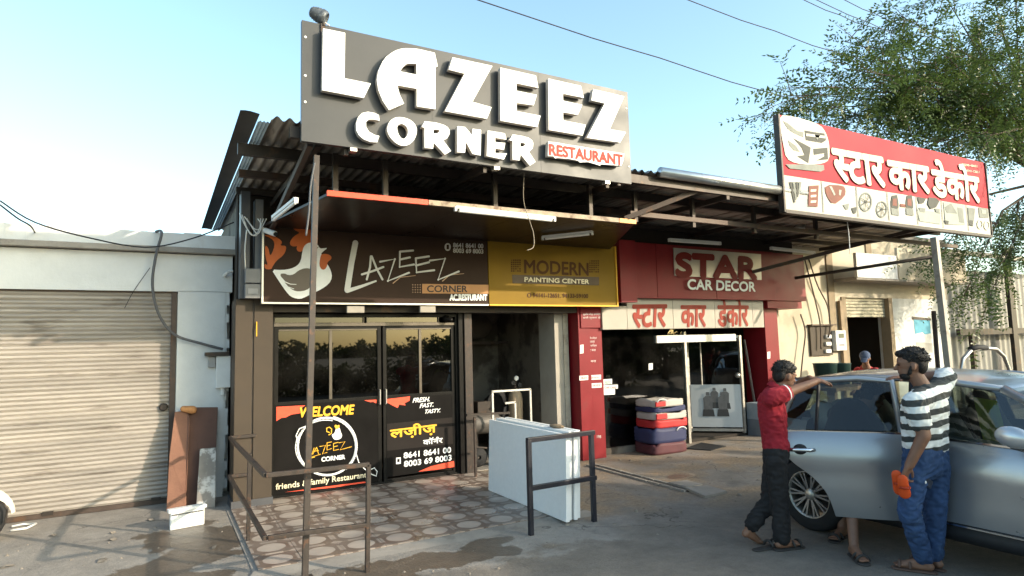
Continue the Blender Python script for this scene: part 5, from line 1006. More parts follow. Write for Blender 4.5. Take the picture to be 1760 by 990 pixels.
frontal([[(1570, 546), (1598, 549), (1600, 573), (1590, 575), (1586, 571), (1573, 574)]], CY-.006, .004, 'paper', pm('notice_blue', (.10, .33, .46), .7, 0, .15, 5), nt_); frontal([[(1568, 544), (1600, 547), (1600, 551), (1568, 549)]], CY-.014, .006, 'top_strip', dark_steel, nt_)
frontal([[(1575, 588), (1602, 590), (1603, 606), (1577, 606)]], CY-.006, .004, 'faded_patch', pm('notice_faded', (.42, .40, .37), .8), nt_)
# sheet metal fence
fn = thing('sheet_fence', 'grey corrugated metal fence with dark pipe rails at the right edge', 'fence', (22, CY, 0))
fx0 = wx1; k = 0; grey_sheet = pm('grey_sheet', (.22, .22, .21), .55, .3, .1, 2, dirt=((.15, .13, .11), 2, .58, .5))
while fx0 < 34:
    mb = MB(); mb.grid(lambda u, v: (fx0+1.5*u, CY+.25+.03*math.cos(2*math.pi*u*5), 3.55*v), 50, 2); mb.build('fence_sheet', grey_sheet, fn, True); fx0 += 1.5
fz = Z(1700, 570)
zr = onY(1690, 570, CY-.1).z; MB().bar((wx1+.2, CY-.1, zr), (wx1+5.2, CY-.1, zr), .1, .16).build('rail', dark_steel, fn)
for px in (1668, 1742): xk = onY(px, 580, CY-.1).x; MB().bar((xk, CY-.12, 0), (xk+.0, CY-.12, zr-.08 if px < 1700 else 4.2), .1 if px < 1700 else .28, .1, (0, 1, 0)).build('post', dark_steel, fn)
MB().bar((wx1-1, CY-.5, Z(1690, 445)), (34, CY-.5, Z(1690, 445)-.1), .08, .12).build('top_rail', pm('pale_post', (.36, .33, .28)), fn)
hp = thing('cart_hoop', 'bent pale pipe hoop of a handcart rising behind the silver car roof', 'handcart', (9, 6, 0))
q = [onY(x, y, 5.9) for x, y in ((1651, 640), (1655, 617), (1668, 603), (1690, 598), (1712, 600), (1725, 612), (1736, 640))]
for e in (0, -1):
    g_ = q[e].copy(); g_.z = .35
    if e == 0: q = [g_]+q
    else: q = q+[g_]
MB().tube(q, .035, 8).build('hoop', alu, hp, True); bx('cart_bed', (q[0].x-.2, 5.5, .42), (q[-1].x+.2, 6.5, .50), brown_steel, hp)
for xx in (q[0].x+.1, q[-1].x-.1): MB().lathe([(.04, -.03), (.19, -.03), (.2, 0), (.19, .03), (.04, .03)], (xx, 5.6, .202), (0, 1, 0), 20).build('wheel', rubber, hp, True)
MB().tube([onY(1668, 600, 5.9), onY(1680, 597, 5.9), onY(1695, 598, 5.9)], .05, 8).build('wrap', rubber, hp, True)
for k, (a, b) in enumerate(((1405, 1432), (1432, 1456))):
    p0, p1 = onY(a, 626, 7.4), onY(b, 646, 7.4); t = thing('plastic_tub', ('left' if k == 0 else 'right')+' dark green tub on the barrow behind the car by the door', 'tub', (p0.x, 7.4, .9), 'green tubs')
    w = (p1.x-p0.x)/2-.01; cx0 = (p0.x+p1.x)/2; MB().lathe([(0, .90), (w*.8, .90), (w, p0.z), (w*1.05, p0.z+.01), (w*.95, p0.z), (w*.76, .95), (0, .95)], (cx0, 7.4, 0), (0, 0, 1), 20).build('bucket', pm('green_tub', (.018, .045, .04), .5), t, True)
bw = thing('barrow', 'low wooden barrow carrying the green tubs behind the car', 'barrow', (11, 7.4, 0)); p0, p1 = onY(1400, 640, 7.4), onY(1462, 640, 7.4)
bx('deck', (p0.x, 7.0, .82), (p1.x, 7.9, .88), pm('old_wood', (.16, .10, .06), .8, 0, .2, 6), bw)
for xx in (p0.x+.08, p1.x-.08):
    for yy in (7.1, 7.8): bx('leg', (xx-.04, yy-.04, 0), (xx+.04, yy+.04, .82), pm('old_wood', (.16, .10, .06)), bw)

# ------------------------------------------------------------------ trees
def sprig_template(n=7, length=.26, ll=.055, lw=.021):
    V, Fq = [], []
    for i in range(n):
        t = (i+.8+rng.uniform(-.3, .3))/n*length; droop = -.35*t*t/length
        for s in (-1, 1):
            b = np.array((t, 0, droop)); d = np.array((.35+rng.uniform(-.3, .35), s*.94, -.12+rng.uniform(-.4, .3))); d /= np.linalg.norm(d); w = np.array((.94, -s*.35, 0))*lw; L_ = ll*(1-.35*abs(i/n-.4))*rng.uniform(.7, 1.25)
            k = len(V); V += [b, b+d*L_*.45+w*.5, b+d*L_, b+d*L_*.45-w*.5]; Fq.append((k, k+1, k+2, k+3))
    return np.array(V), np.array(Fq)
def leaf_cloud(origins, dirs, template, scale, jitter=.5):
    V, Fq = template; M = len(origins); out = np.empty((M, len(V), 3))
    d = dirs+rng.normal(0, jitter, (M, 3)); d /= np.linalg.norm(d, axis=1)[:, None]
    up = np.tile(np.array((0, 0, 1.)), (M, 1))+rng.normal(0, .45, (M, 3)); s = np.cross(up, d); s /= np.linalg.norm(s, axis=1)[:, None]; u = np.cross(d, s)
    sc_ = scale*rng.uniform(.7, 1.25, M)
    out = origins[:, None, :]+sc_[:, None, None]*(V[None, :, 0, None]*d[:, None, :]+V[None, :, 1, None]*s[:, None, :]+V[None, :, 2, None]*u[:, None, :])
    F_ = (Fq[None]+(np.arange(M)*len(V))[:, None, None]).reshape(-1, 4); return out.reshape(-1, 3), F_
def np_mesh(name, V, Fq, mat, parent=None):
    me = bpy.data.meshes.new(name); me.vertices.add(len(V)); me.vertices.foreach_set('co', V.astype(np.float32).ravel())
    me.loops.add(Fq.size); me.loops.foreach_set('vertex_index', Fq.astype(np.int32).ravel()); me.polygons.add(len(Fq))
    me.polygons.foreach_set('loop_start', np.arange(0, Fq.size, 4, dtype=np.int32)); me.update(calc_edges=True); me.validate()
    return obj(name, me, mat, parent)
bark = pm('bark', (.085, .065, .05), .9, 0, .25, 8, bump=.5, bscale=25)
leafA = leaf_mat('neem_leaf', (.040, .074, .018), (.095, .14, .034)); leafB = leaf_mat('far_side_leaf', (.03, .055, .014), (.06, .09, .02))
def tree(name, label, base, fork, tips, twigs, sprigs, tmpl, scale, leaf, twig_len=(.5, 1.3), group=None, r0=.2, spread=.55, hang=.3):
    t = thing(name, label, 'tree', base, group); base, fork = Vector(base), Vector(fork)
    mb = MB(); mb.tube([base, base.lerp(fork, .5)+Vector((.1, .05, 0)), fork], [r0, r0*.8, r0*.65], 12); O_, D_ = [], []
    for tp in tips:
        tp = Vector(tp); mid = fork.lerp(tp, .5)+Vector((rng.uniform(-.3, .3), rng.uniform(-.3, .3), .12*(tp-fork).length))
        ps = [fork, fork.lerp(mid, .6), mid, mid.lerp(tp, .55), tp]; mb.tube(ps, [r0*.4, r0*.3, r0*.2, r0*.1, .008], 7)
        dl = (tp-fork).normalized()
        for k in range(twigs):
            s = rng.uniform(.28, 1)**.8*4; i = min(3, int(s)); p = ps[i].lerp(ps[i+1], s-i)
            d = (dl*.7+Vector(rng.normal(0, spread, 3))+Vector((0, 0, -hang*rng.uniform(0, 1)))).normalized(); L_ = rng.uniform(*twig_len)
            q = p+d*L_+Vector((0, 0, -hang*.5*L_)); mb.tube([p, p.lerp(q, .5)+Vector((0, 0, .05)), q], [.010, .007, .003], 4, False)
            for j in range(sprigs):
                u = (j+rng.uniform(.3, 1))/sprigs; O_.append(p.lerp(q, u)); side = Vector(rng.normal(0, .5, 3)); D_.append((d+side+Vector((0, 0, -.25))).normalized())
    mb.build('trunk', bark, t, True)
    V, Fq = leaf_cloud(np.array([tuple(o) for o in O_]), np.array([tuple(d) for d in D_]), tmpl, scale, .35)
    np_mesh('crown', V, Fq, leaf, t); return t
tipsR = [onY(*q) for q in ((1352,165,6.9),(1360,190,7.2),(1385,150,7.0),(1420,165,7.3),(1452,118,6.7),(1448,70,7.3),(1490,95,7.0),(1500,140,6.8),(1545,25,6.8),(1568,75,7.4),(1610,-30,6.9),(1690,-70,7.2),(1470,200,7.2),(1430,200,7.4),(1520,170,7.0),(1560,150,6.7),(1540,110,7.2),(1625,95,6.4),(1680,180,6.3),(1725,60,6.9),(1745,250,6.6),(1640,215,7.0),(1590,245,6.9),(1610,455,7.6),(1655,515,7.3),(1705,500,7.1),(1742,430,7.0),(1690,235,5.6),(1735,140,5.9),(1820,20,6.6),(1850,200,6.4),(1660,40,7.6),(1700,110,7.8),(1745,-20,6.2),(1590,120,7.0),(1650,150,6.6),(1630,160,7.3))]+[Vector(q) for q in ((21, 4.5, 4.2), (22.5, 3.6, 5.5), (23.5, 5.5, 4), (24, 4, 6.5), (20.5, 5, 6.8), (22, 6, 3.2), (19.8, 4.2, 5.2), (24.5, 6.5, 5.5), (21.5, 3.5, 7.2), (18.5, 4.4, 7.6), (22.8, 4.6, 3.2))]  # last tips are unseen boughs, added sunward to shade the sheet fence
tree('neem_tree', 'dark green feathery leaved tree overhanging the red Hindi sign at right', (21.5, 6.6, 0), (19.6, 6.9, 5.6), tipsR, 18, 8, sprig_template(), 1.7, leafA, (.4, 1.3), spread=.45, r0=.11)
tmplB = sprig_template(5, .42, .17, .085)
def round_tips(c, rad, n): return [Vector(c)+Vector((rad[0]*math.cos(a)*math.cos(b), rad[1]*math.sin(a)*math.cos(b), rad[2]*math.sin(b))) for a, b in ((rng.uniform(0, 6.28), math.asin(rng.uniform(-.7, 1))) for _ in range(n))]
for k, (x, y, h, rx, tw) in enumerate(((14.6, -6.2, 5.2, 1.9, 13), (17.6, -6.6, 5.4, 2.3, 13), (20.8, -6.0, 5.6, 2.2, 12), (16.2, -3.6, 3.6, 1.2, 9), (24.6, -6.6, 5.6, 2.2, 8), (11.6, -5.4, 5.2, 1.3, 5))):  # unseen trees placed behind the camera to shade the shop fronts and shutter
    tree('shade_tree', 'unseen shade tree added across the road, '+['first', 'second', 'third', 'shortest', 'farthest', 'sparsest'][k]+' in its row', (x, y, 0), (x, y, h*.35), round_tips((x, y, h*.62), (rx, rx, h*.38), 22), tw, 6, tmplB, 1.25, leafB, (.5, 1.1), 'unseen shade trees', .16)
# far line of trees across the open ground, seen mirrored in the glass
O_ = np.column_stack([rng.uniform(-130, 200, 5200), rng.uniform(-125, -105, 5200), np.zeros(5200)])
hgt = .9+1.0*np.sin(O_[:, 0]*.13)+.9*np.sin(O_[:, 0]*.37+1)+.8*np.sin(O_[:, 0]*.9); O_[:, 2] = np.maximum(1.2, hgt+1.2)*rng.uniform(0, 1, 5200)**.7
V, Fq = leaf_cloud(O_, rng.normal(0, 1, (5200, 3)), sprig_template(3, 1.6, 1.1, .7), 1.0, .6)
tag(np_mesh('far_treeline', V, Fq, leafB), 'low distant line of trees beyond the open ground', 'trees', kind='stuff')
O_ = np.column_stack([rng.uniform(-12, 34, 5200), rng.uniform(-10.2, -9, 5200), rng.uniform(0, 1, 5200)**.8]); O_[:, 2] *= 1.35+.35*np.sin(O_[:, 0]*.63)+.25*np.sin(O_[:, 0]*1.7)+.2*np.sin(O_[:, 0]*4.1)  # unseen hedge, added so the glass mirrors a dark band below the skyline
V, Fq = leaf_cloud(O_, rng.normal(0, 1, (5200, 3)), sprig_template(4, .4, .2, .12), 1.0, .6)
tag(np_mesh('hedge', V, Fq, leafB), 'unseen low hedge added across the road to darken the glass reflections', 'hedge', kind='stuff')
# overhead wires
for k, (a, b) in enumerate((((822, 0), (1362, 170)), ((1183, 0), (1455, 95)), ((1382, 0), (1500, 47)), ((1404, 0), (1570, 70)), ((1452, 0), (1550, 42)))):
    p, q = onY(*a, 11.0), onY(*b, 11.0); d = q-p; cable('overhead_wire', [p-d*2.2+Vector((0, 0, .6)), p, p+d*.5+Vector((0, 0, -.02)), q, q+d*1.6+Vector((0, 0, .8))], .013, ['longest dark overhead wire crossing the sky right of the big signboard', 'dark overhead wire ending in the tree left of its top', 'leftmost thin overhead wire of the three by the tree top', 'middle overhead wire of the three by the tree top', 'rightmost overhead wire of the three by the tree top'][k], cable_dark, 'wire', 'overhead wires', 3)

# ------------------------------------------------------------------ silver hatchback, nose towards the road, rear door open
CX = 6.17; SXr = 5.30
paint = pm('silver_blue_paint', (.33, .335, .345), .30, .7, .03, 3, coat=.6)
trim_black = pm('black_trim', (.018, .018, .02), .5, 0, .1, 20); cabin = pm('cabin_dark', (.03, .03, .032), .8, 0, .1, 10); chrome = pm('chrome', (.75, .75, .75), .12, 1, .02, 10)
car = thing('parked_car', 'silver blue hatchback with its rear side door open beside the two men', 'car', (CX, 2.6, 0))
ST = [(4.47, .58, .93, .40), (4.44, .67, .97, .34), (4.36, .77, 1.0, .28), (4.2, .835, 1.015, .24), (3.9, .87, 1.01, .22), (3.4, .872, 1.0, .21), (2.95, .87, .985, .21), (2.4, .87, .97, .21), (1.9, .87, .94, .21), (1.3, .865, .87, .21), (.9, .85, .81, .21), (.55, .79, .74, .23), (.40, .70, .66, .28), (.33, .58, .58, .33)]
PROF = [(0, .07), (.06, .02), (.14, .012), (.22, .006), (.4, 0), (.56, .004), (.66, -.002), (.74, .0), (.86, .02), (.94, .04), (1, .065)]
def bodyx(y, z):
    """outer half width of the body at station y and height z"""
    for a, b in zip(ST[:-1], ST[1:]):
        if a[0] >= y >= b[0]:
            f = (a[0]-y)/(a[0]-b[0]); hw, zt, zb = (a[i]*(1-f)+b[i]*f for i in (1, 2, 3)); t = (z-zb)/(zt-zb)
            return hw-np.interp(t, [p[0] for p in PROF], [p[1] for p in PROF])
    return .87
mb = MB(); rings = []; fine = []
for a, b in zip(ST[:-1], ST[1:]):
    for f in (0, .25, .5, .75): fine.append(tuple(a[i]*(1-f)+b[i]*f for i in range(4)))
fine.append(ST[-1])
for y, hw, zt, zb in fine:
    rg = [(CX-hw+o, y, zb+(zt-zb)*t) for t, o in PROF]; top = hw-PROF[-1][1]
    rg += [(CX-top*math.cos(math.pi*k/8), y, zt+.045*math.sin(math.pi*k/8)) for k in range(1, 8)]
    rg += [(CX+hw-o, y, zb+(zt-zb)*t) for t, o in reversed(PROF)]; rings.append(rg)
n = len(rings[0]); vs_ = [p for r_ in rings for p in r_]; fs_ = [(i*n+k, i*n+(k+1) % n, (i+1)*n+(k+1) % n, (i+1)*n+k) for i in range(len(rings)-1) for k in range(n)]
fs_ += [tuple(range(n-1, -1, -1)), tuple((len(rings)-1)*n+k for k in range(n))]; mb.add(vs_, fs_)
body = mb.build('body', paint, car, True)
def cutter(mbx, mat):
    o = mbx.build('cutter', mat, None); return o
cuts = []
for yw in (3.9, 1.3): cuts.append(cutter(MB().lathe([(0, -.30), (.375, -.30), (.375, .30), (0, .30)], (SXr-.02, yw, .335), (1, 0, 0), 32), trim_black)); cuts.append(cutter(MB().lathe([(0, -.30), (.375, -.30), (.375, .30), (0, .30)], (CX+.89, yw, .335), (1, 0, 0), 32), trim_black))
cuts.append(cutter(MB().box((CX-.72, 1.78, .42), (CX+.72, 4.22, 1.3)), cabin)); cuts.append(cutter(MB().box((SXr-.1, 2.98, .34), (CX-.6, 3.56, 1.3)), cabin)); cuts.append(cutter(MB().box((SXr-.1, 3.5, .72), (CX-.6, 3.9, 1.3)), cabin))
for c in cuts:
    md = body.modifiers.new('cut', 'BOOLEAN'); md.operation = 'DIFFERENCE'; md.object = c; md.solver = 'EXACT'; md.material_mode = 'TRANSFER'
dg = bpy.context.evaluated_depsgraph_get(); nm = bpy.data.meshes.new_from_object(body.evaluated_get(dg)); body.modifiers.clear(); body.data = nm
for c in cuts: bpy.data.objects.remove(c)
nm.polygons.foreach_set('use_smooth', [True]*len(nm.polygons))
md = body.modifiers.new('es', 'EDGE_SPLIT'); md.split_angle = R(32)
# roof, pillars, glass
def roofz(v, s): return np.interp(v, [2.28, 2.45, 2.8, 3.3, 3.75, 4.1, 4.28], [1.375, 1.43, 1.475, 1.485, 1.465, 1.41, 1.35])-.05*abs(s)**2.2
mb = MB(); mb.grid(lambda u, v: (CX+.64*(2*u-1), 2.28+2.0*v, roofz(2.28+2.0*v, 2*u-1)), 16, 20)
rf = mb.build('roof', paint, car, True); md = rf.modifiers.new('t', 'SOLIDIFY'); md.thickness = .03; md.offset = -1
for sg in (-1, 1):
    for nm_, pts, r_ in (('a_pillar', [(.80, 1.62, .93), (.74, 1.95, 1.17), (.64, 2.35, 1.37)], .034), ('b_pillar', [(.81, 2.93, .97), (.73, 2.96, 1.2), (.635, 2.99, 1.42)], .04), ('c_pillar', [(.74, 4.28, 1.0), (.70, 4.24, 1.18), (.60, 4.14, 1.37)], .055), ('roof_rail', [(.64, 2.35, 1.37), (.635, 2.8, 1.42), (.635, 3.4, 1.43), (.61, 4.14, 1.375)], .026)):
        MB().tube([(CX+sg*x, y, z) for x, y, z in pts], r_, 10).build(nm_, paint if nm_ != 'b_pillar' else trim_black, car, True)
    def pane(nm_, pts): mb = MB(); mb.add([(CX+sg*x, y, z) for x, y, z in pts], [tuple(range(len(pts)))]); return mb.build(nm_, car_glass, car)
    pane('front_side_glass', [(.80, 1.72, .96), (.80, 2.90, .985), (.645, 2.95, 1.41), (.645, 2.45, 1.39), (.735, 1.98, 1.17)])
    if sg > 0: pane('rear_side_glass', [(.80, 2.98, .985), (.76, 4.26, 1.0), (.62, 4.12, 1.37), (.645, 3.0, 1.41)])
    else: pane('quarter_glass', [(.80, 3.98, 1.0), (.76, 4.26, 1.0), (.62, 4.12, 1.37), (.645, 3.86, 1.40)])
    MB().bar((CX+sg*.812, 1.65, .955), (CX+sg*.812, 2.93, .985), .012, .014).build('belt_chrome', chrome, car)
for nm_, P in (('windscreen', [(-.78, 1.62, .93), (.78, 1.62, .93), (.62, 2.32, 1.375), (-.62, 2.32, 1.375)]), ('rear_glass', [(-.66, 4.34, .99), (.66, 4.34, .99), (.55, 4.22, 1.35), (-.55, 4.22, 1.35)])):
    mb = MB(); A, B, C_, D_ = [Vector((CX+x, y, z)) for x, y, z in P]; cur = -.10 if nm_ == 'windscreen' else .06
    mb.grid(lambda u, v: (A.lerp(B, u)).lerp(D_.lerp(C_, u), v)+Vector((0, cur*math.sin(math.pi*u), .03*math.sin(math.pi*u))), 12, 6); mb.build(nm_, car_glass, car, True)
# seams and sill
mb = MB()
for ys_ in (2.93, 1.78):
    pts = [(CX-bodyx(ys_, z)-.0015, ys_, z) for z in np.linspace(.36, .955 if ys_ > 2 else .92, 12)]; mb.tube(pts, .004, 5)
mb.tube([(CX-bodyx(y, .36)-.0015, y, .36) for y in np.linspace(1.78, 2.93, 8)], .004, 5); mb.build('door_seam', trim_black, car)
mb = MB(); mb.grid(lambda u, v: (CX-bodyx(1.75+1.78*u, .23+.12*v)-.012*math.sin(math.pi*min(1, v*1.2)), 1.75+1.78*u, .215+.13*v), 14, 6); mb.build('sill_trim', trim_black, car, True)
MB().bar((SXr-.005, 1.75, .345), (SXr-.005, 2.95, .352), .012, .012).build('sill_chrome', chrome, car)
for yw in (3.9, 1.3):
    MB().tube([(CX-bodyx(yw, .5)-.004, yw+.385*math.cos(t), .335+.385*math.sin(t)) for t in np.linspace(-.25, math.pi+.25, 22)], .014, 6).build('arch_trim', trim_black, car, True)
MB().tube([(CX-bodyx(2.78, .86)-.004, 2.72, .865), (CX-bodyx(2.78, .86)-.035, 2.74, .867), (CX-bodyx(2.78, .86)-.035, 2.86, .868), (CX-bodyx(2.78, .86)-.004, 2.88, .867)], .013, 8).build('front_handle', chrome, car, True)
# wheels
def wheel(x, y, sgn):
    w = MB().lathe([(.205, -.10), (.30, -.105), (.325, -.085), (.335, -.04), (.335, .04), (.325, .085), (.30, .105), (.205, .10), (.205, -.10)], (x, y, .335), (1, 0, 0), 48).build('wheel', rubber, car, True)
    o = (x, y, .335); MB().lathe([(.20, -.085*sgn), (.212, -.08*sgn), (.215, -.10*sgn), (.207, -.102*sgn), (.195, -.075*sgn), (.19, .08*sgn), (.20, .085*sgn)], o, (1, 0, 0), 40).build('rim', alu, w, True)
    mb = MB(); fx_ = x-sgn*.07
    for k in range(10):
        a = 2*math.pi*k/10
        for s in (-.11, .11):
            p = Vector((fx_, y+.045*math.cos(a), .335+.045*math.sin(a))); q = Vector((fx_-sgn*.012, y+.203*math.cos(a+s), .335+.203*math.sin(a+s))); mb.bar(p, q, .016, .022, (1, 0, 0))
    mb.build('spokes', pm('rim_silver', (.30, .30, .30), .3, .8, .05, 10), w)
    MB().lathe([(0, -.02*sgn), (.035, -.02*sgn), (.058, 0), (.058, .05*sgn)], (fx_-sgn*.005, y, .335), (1, 0, 0), 18).build('hub_cap', alu, w, True)
    MB().lathe([(0, .0), (.15, .0), (.15, .02), (0, .02)], (x+sgn*.0, y, .335), (1, 0, 0), 24).build('brake_disc', dark_steel, w)
for yw in (3.9, 1.3): wheel(SXr+.105, yw, 1); wheel(CX+.765, yw, -1)
# mirror, lamps
mr_ = MB(); mc = onX(1742, 752, SXr-.12); mr_.ellip(mc, (.055, .115, .075), Matrix.Rotation(R(8), 3, 'X'), 20, 12); mir = mr_.build('mirror', pm('mirror_silver', (.50, .51, .52), .3, .6, .03, 3, coat=.8), car, True)
MB().bar(mc+Vector((0, 0, -.06)), mc+Vector((.15, -.02, -.10)), .05, .04).build('mirror_arm', trim_black, mir)
MB().ellip((CX-.60, 4.42, .88), (.07, .05, .10)).build('tail_lamp', pm('tail_red', (.35, .02, .02), .15, 0, .05, 10, coat=1), car, True); MB().ellip((CX+.60, 4.42, .88), (.07, .05, .10)).build('tail_lamp', pm('tail_red', (.35, .02, .02)), car, True)
for s in (-1, 1): MB().ellip((CX+s*.60, .50, .66), (.17, .14, .07)).build('headlight', acrylic, car, True)
# seats
lime = pm('lime_cover', (.36, .42, .07), .5, 0, .1, 6); seat_f = pm('seat_fabric', (.10, .095, .085), .9, 0, .1, 12); beige_f = pm('beige_fabric', (.30, .27, .22), .9, 0, .1, 12)
for s in (-.36, .36):
    st_ = MB(); st_.capsule((CX+s, 2.25, .62), (CX+s, 2.65, .60), .14, .16, flat=((0, 0, 1), .6)); st_.capsule((CX+s-.08, 2.78, .68), (CX+s-.08, 2.95, 1.08), .13, .10); st_.capsule((CX+s+.08, 2.78, .68), (CX+s+.08, 2.95, 1.08), .13, .10); st_.capsule((CX+s-.05, 2.99, 1.2), (CX+s+.05, 2.99, 1.2), .07, .07); st_.build('front_seat', seat_f, car, True)
rs = MB(); rs.capsule((CX-.5, 3.55, .60), (CX+.5, 3.55, .60), .17, .17, flat=((0, 0, 1), .7))
for s in (-.45, -.15, .15, .45): rs.capsule((CX+s, 3.78, .66), (CX+s, 3.98, 1.05), .15, .12)
rs.build('rear_seat', beige_f, car, True); MB().box((CX-.7, 1.75, .72), (CX+.7, 2.0, .95)).build('dashboard', cabin, car, bevel=.03); MB().lathe([(.165, -.014), (.18, 0), (.165, .014), (.15, 0), (.165, -.014)], (CX-.36, 2.12, .90), (0, .9, .4), 24).build('steering_wheel', trim_black, car, True)
mb = MB(); mb.grid(lambda u, v: (CX-.62+.22*u, 2.36+.26*u+.05*v, .98+.30*v-.1*u*(1-v)), 4, 4); mb.build('seat_cover', lime, car, True)
mb = MB(); mb.grid(lambda u, v: (CX-.55+.1*u, 3.06+.05*u, .98+.28*v), 3, 3); mb.build('seat_cover', lime, car, True)
# open rear door
AO = R(39); HG = Vector((SXr+.0, 2.955, 0)); ds_ = Vector((-math.sin(AO), math.cos(AO), 0)); dn_ = Vector((math.cos(AO), math.sin(AO), 0))
def DP(s, n_, z): return HG+ds_*s+dn_*n_+Vector((0, 0, z))
def smax(z): return float(np.interp(z, [.30, .36, .45, .52, .60, .66, .72, .80, .90, 1.0], [.56, .575, .60, .635, .70, .77, .85, .93, .985, 1.0]))
def off(z): return float(np.interp((z-.21)/.79, [p[0] for p in PROF], [p[1] for p in PROF]))
mb = MB(); nu, nv = 22, 20
mb.grid(lambda u, v: DP(smax(.30+.69*v)*u, off(.30+.69*v)-.012*math.sin(math.pi*u), .30+.69*v), nu, nv)
mb.grid(lambda u, v: DP(smax(.30+.69*v)*u, off(.30+.69*v)+.075, .30+.69*v), nu, nv)
k = (nu+1)*(nv+1); idx = lambda i, j: i*(nv+1)+j
ed = [idx(i, 0) for i in range(nu+1)]+[idx(nu, j) for j in range(1, nv+1)]+[idx(i, nv) for i in range(nu-1, -1, -1)]+[idx(0, j) for j in range(nv-1, 0, -1)]
mb.add([], []); mb.f += [(a, b, b+k, a+k) for a, b in zip(ed, ed[1:]+ed[:1])]
dd = mb.build('open_rear_door', paint, car, True); md = dd.modifiers.new('es', 'EDGE_SPLIT'); md.split_angle = R(50); dd['label'] = 'rear side door swung open towards the street'
ti = lambda z: .065+.19*(z-.98)/.45
W = [(.02, .99), (.035, 1.40), (.30, 1.425), (.62, 1.41), (.80, 1.34), (.985, .99)]
MB().tube([DP(s, ti(z)+.03, z) for s, z in W], .028, 8).build('window_frame', paint, dd, True)
MB().tube([DP(.66, ti(.99)+.035, .99), DP(.60, ti(1.4)+.035, 1.40)], .016, 6).build('window_divider', trim_black, dd)
G = [(.03, 1.0), (.045, 1.39), (.30, 1.41), (.62, 1.395), (.79, 1.33), (.965, 1.0)]; mb = MB(); mb.add([DP(s, ti(z)+.03, z) for s, z in G], [tuple(range(6))]); mb.build('window_glass', car_glass, dd)
MB().bar(DP(.01, .058, .99), DP(.985, .058, .99), .012, .016).build('belt_chrome', chrome, dd)
hc_ = DP(.80, -.005, .845); mb = MB(); mb.ellip(hc_, (.055, .012, .045), Matrix((ds_, dn_, Vector((0, 0, 1)))).transposed()); mb.build('handle_cup', trim_black, dd, True)
MB().tube([hc_-ds_*.11-dn_*.01, hc_-ds_*.08-dn_*.035, hc_+ds_*.08-dn_*.035, hc_+ds_*.11-dn_*.01], .016, 8).build('handle', chrome, dd, True)
MB().box((-.02, -.02, -.02), (.0, 0, 0)).build('hinge', trim_black, dd).location = HG+Vector((.05, .02, .6))

# ------------------------------------------------------------------ people
def fuse(mb, name, mat, parent, vox=.009, sm=4, fold=0.):
    me = bpy.data.meshes.new('tmp'); me.from_pydata(mb.v, [], mb.f); me.update(); o = bpy.data.objects.new('tmp', me); col.objects.link(o)
    md = o.modifiers.new('r', 'REMESH'); md.mode = 'VOXEL'; md.voxel_size = vox
    md = o.modifiers.new('s', 'SMOOTH'); md.factor = .5; md.iterations = sm
    dg = bpy.context.evaluated_depsgraph_get(); m2 = bpy.data.meshes.new_from_object(o.evaluated_get(dg)); bpy.data.objects.remove(o); bpy.data.meshes.remove(me)
    if fold:
        from mathutils import noise
        nv_ = len(m2.vertices); co = np.empty(nv_*3); m2.vertices.foreach_get('co', co); co = co.reshape(-1, 3); no = np.array([tuple(v.normal) for v in m2.vertices])
        dsp = np.array([noise.noise(Vector((p[0]*9, p[1]*9, p[2]*17+4*math.sin(p[0]*7+p[1]*5))))+.5*noise.noise(Vector((p[0]*22, p[1]*22, p[2]*34))) for p in co]); dsp = -np.abs(dsp)+.25
        m2.vertices.foreach_set('co', (co+no*(dsp*fold)[:, None]).ravel()); m2.update()
    return obj(name, m2, mat, parent, True)
skin_b = pm('brown_skin', (.20, .098, .058), .55, 0, .1, 15, spec=.4); skin_m = pm('tan_skin', (.185, .093, .058), .55, 0, .1, 15, spec=.4); hair = pm('black_hair', (.012, .010, .009), .5, 0, .3, 60, bump=.8, bscale=110); eye_w = pm('eye_white', (.6, .58, .55), .3)
def frame(fwd, up=(0, 0, 1)):
    f = Vector(fwd).normalized(); u = Vector(up); u = (u-f*u.dot(f)).normalized(); l = u.cross(f); return f, l, u
def chain(mb, pts, rs, seg=14):
    for a, b, ra, rb in zip(pts[:-1], pts[1:], rs[:-1], rs[1:]): mb.capsule(a, b, ra, rb, seg)
def head(mb, c, fwd, s=1., up=(0, 0, 1)):
    f, l, u = frame(fwd, up); M = Matrix((f, l, u)).transposed(); c = Vector(c)
    mb.ellip(c+u*.02*s, (.098*s, .076*s, .098*s), M); mb.ellip(c+f*.022*s-u*.045*s, (.068*s, .058*s, .072*s), M)         # skull, face
    mb.ellip(c+f*.055*s-u*.085*s, (.030*s, .034*s, .026*s), M)                                                        # chin
    mb.capsule(c+f*.088*s+u*.005*s, c+f*.108*s-u*.028*s, .010*s, .015*s)                                                # nose
    mb.capsule(c+f*.082*s+u*.022*s-l*.04*s, c+f*.082*s+u*.022*s+l*.04*s, .013*s, .013*s)                                 # brow
    mb.capsule(c+f*.084*s-u*.056*s-l*.02*s, c+f*.084*s-u*.056*s+l*.02*s, .009*s, .009*s)                                 # mouth
    for sg in (-1, 1): mb.ellip(c+l*sg*.078*s-f*.008*s-u*.01*s, (.020*s, .010*s, .032*s), M)                             # ears
def face_parts(c, fwd, par, s=1., up=(0, 0, 1)):
    f, l, u = frame(fwd, up); c = Vector(c)
    for sg in (-1, 1): MB().ellip(c+f*.084*s+l*sg*.030*s+u*.002*s, (.012*s, .012*s, .008*s)).build('eye', pm('eye_dark', (.02, .015, .012), .25), par, True)
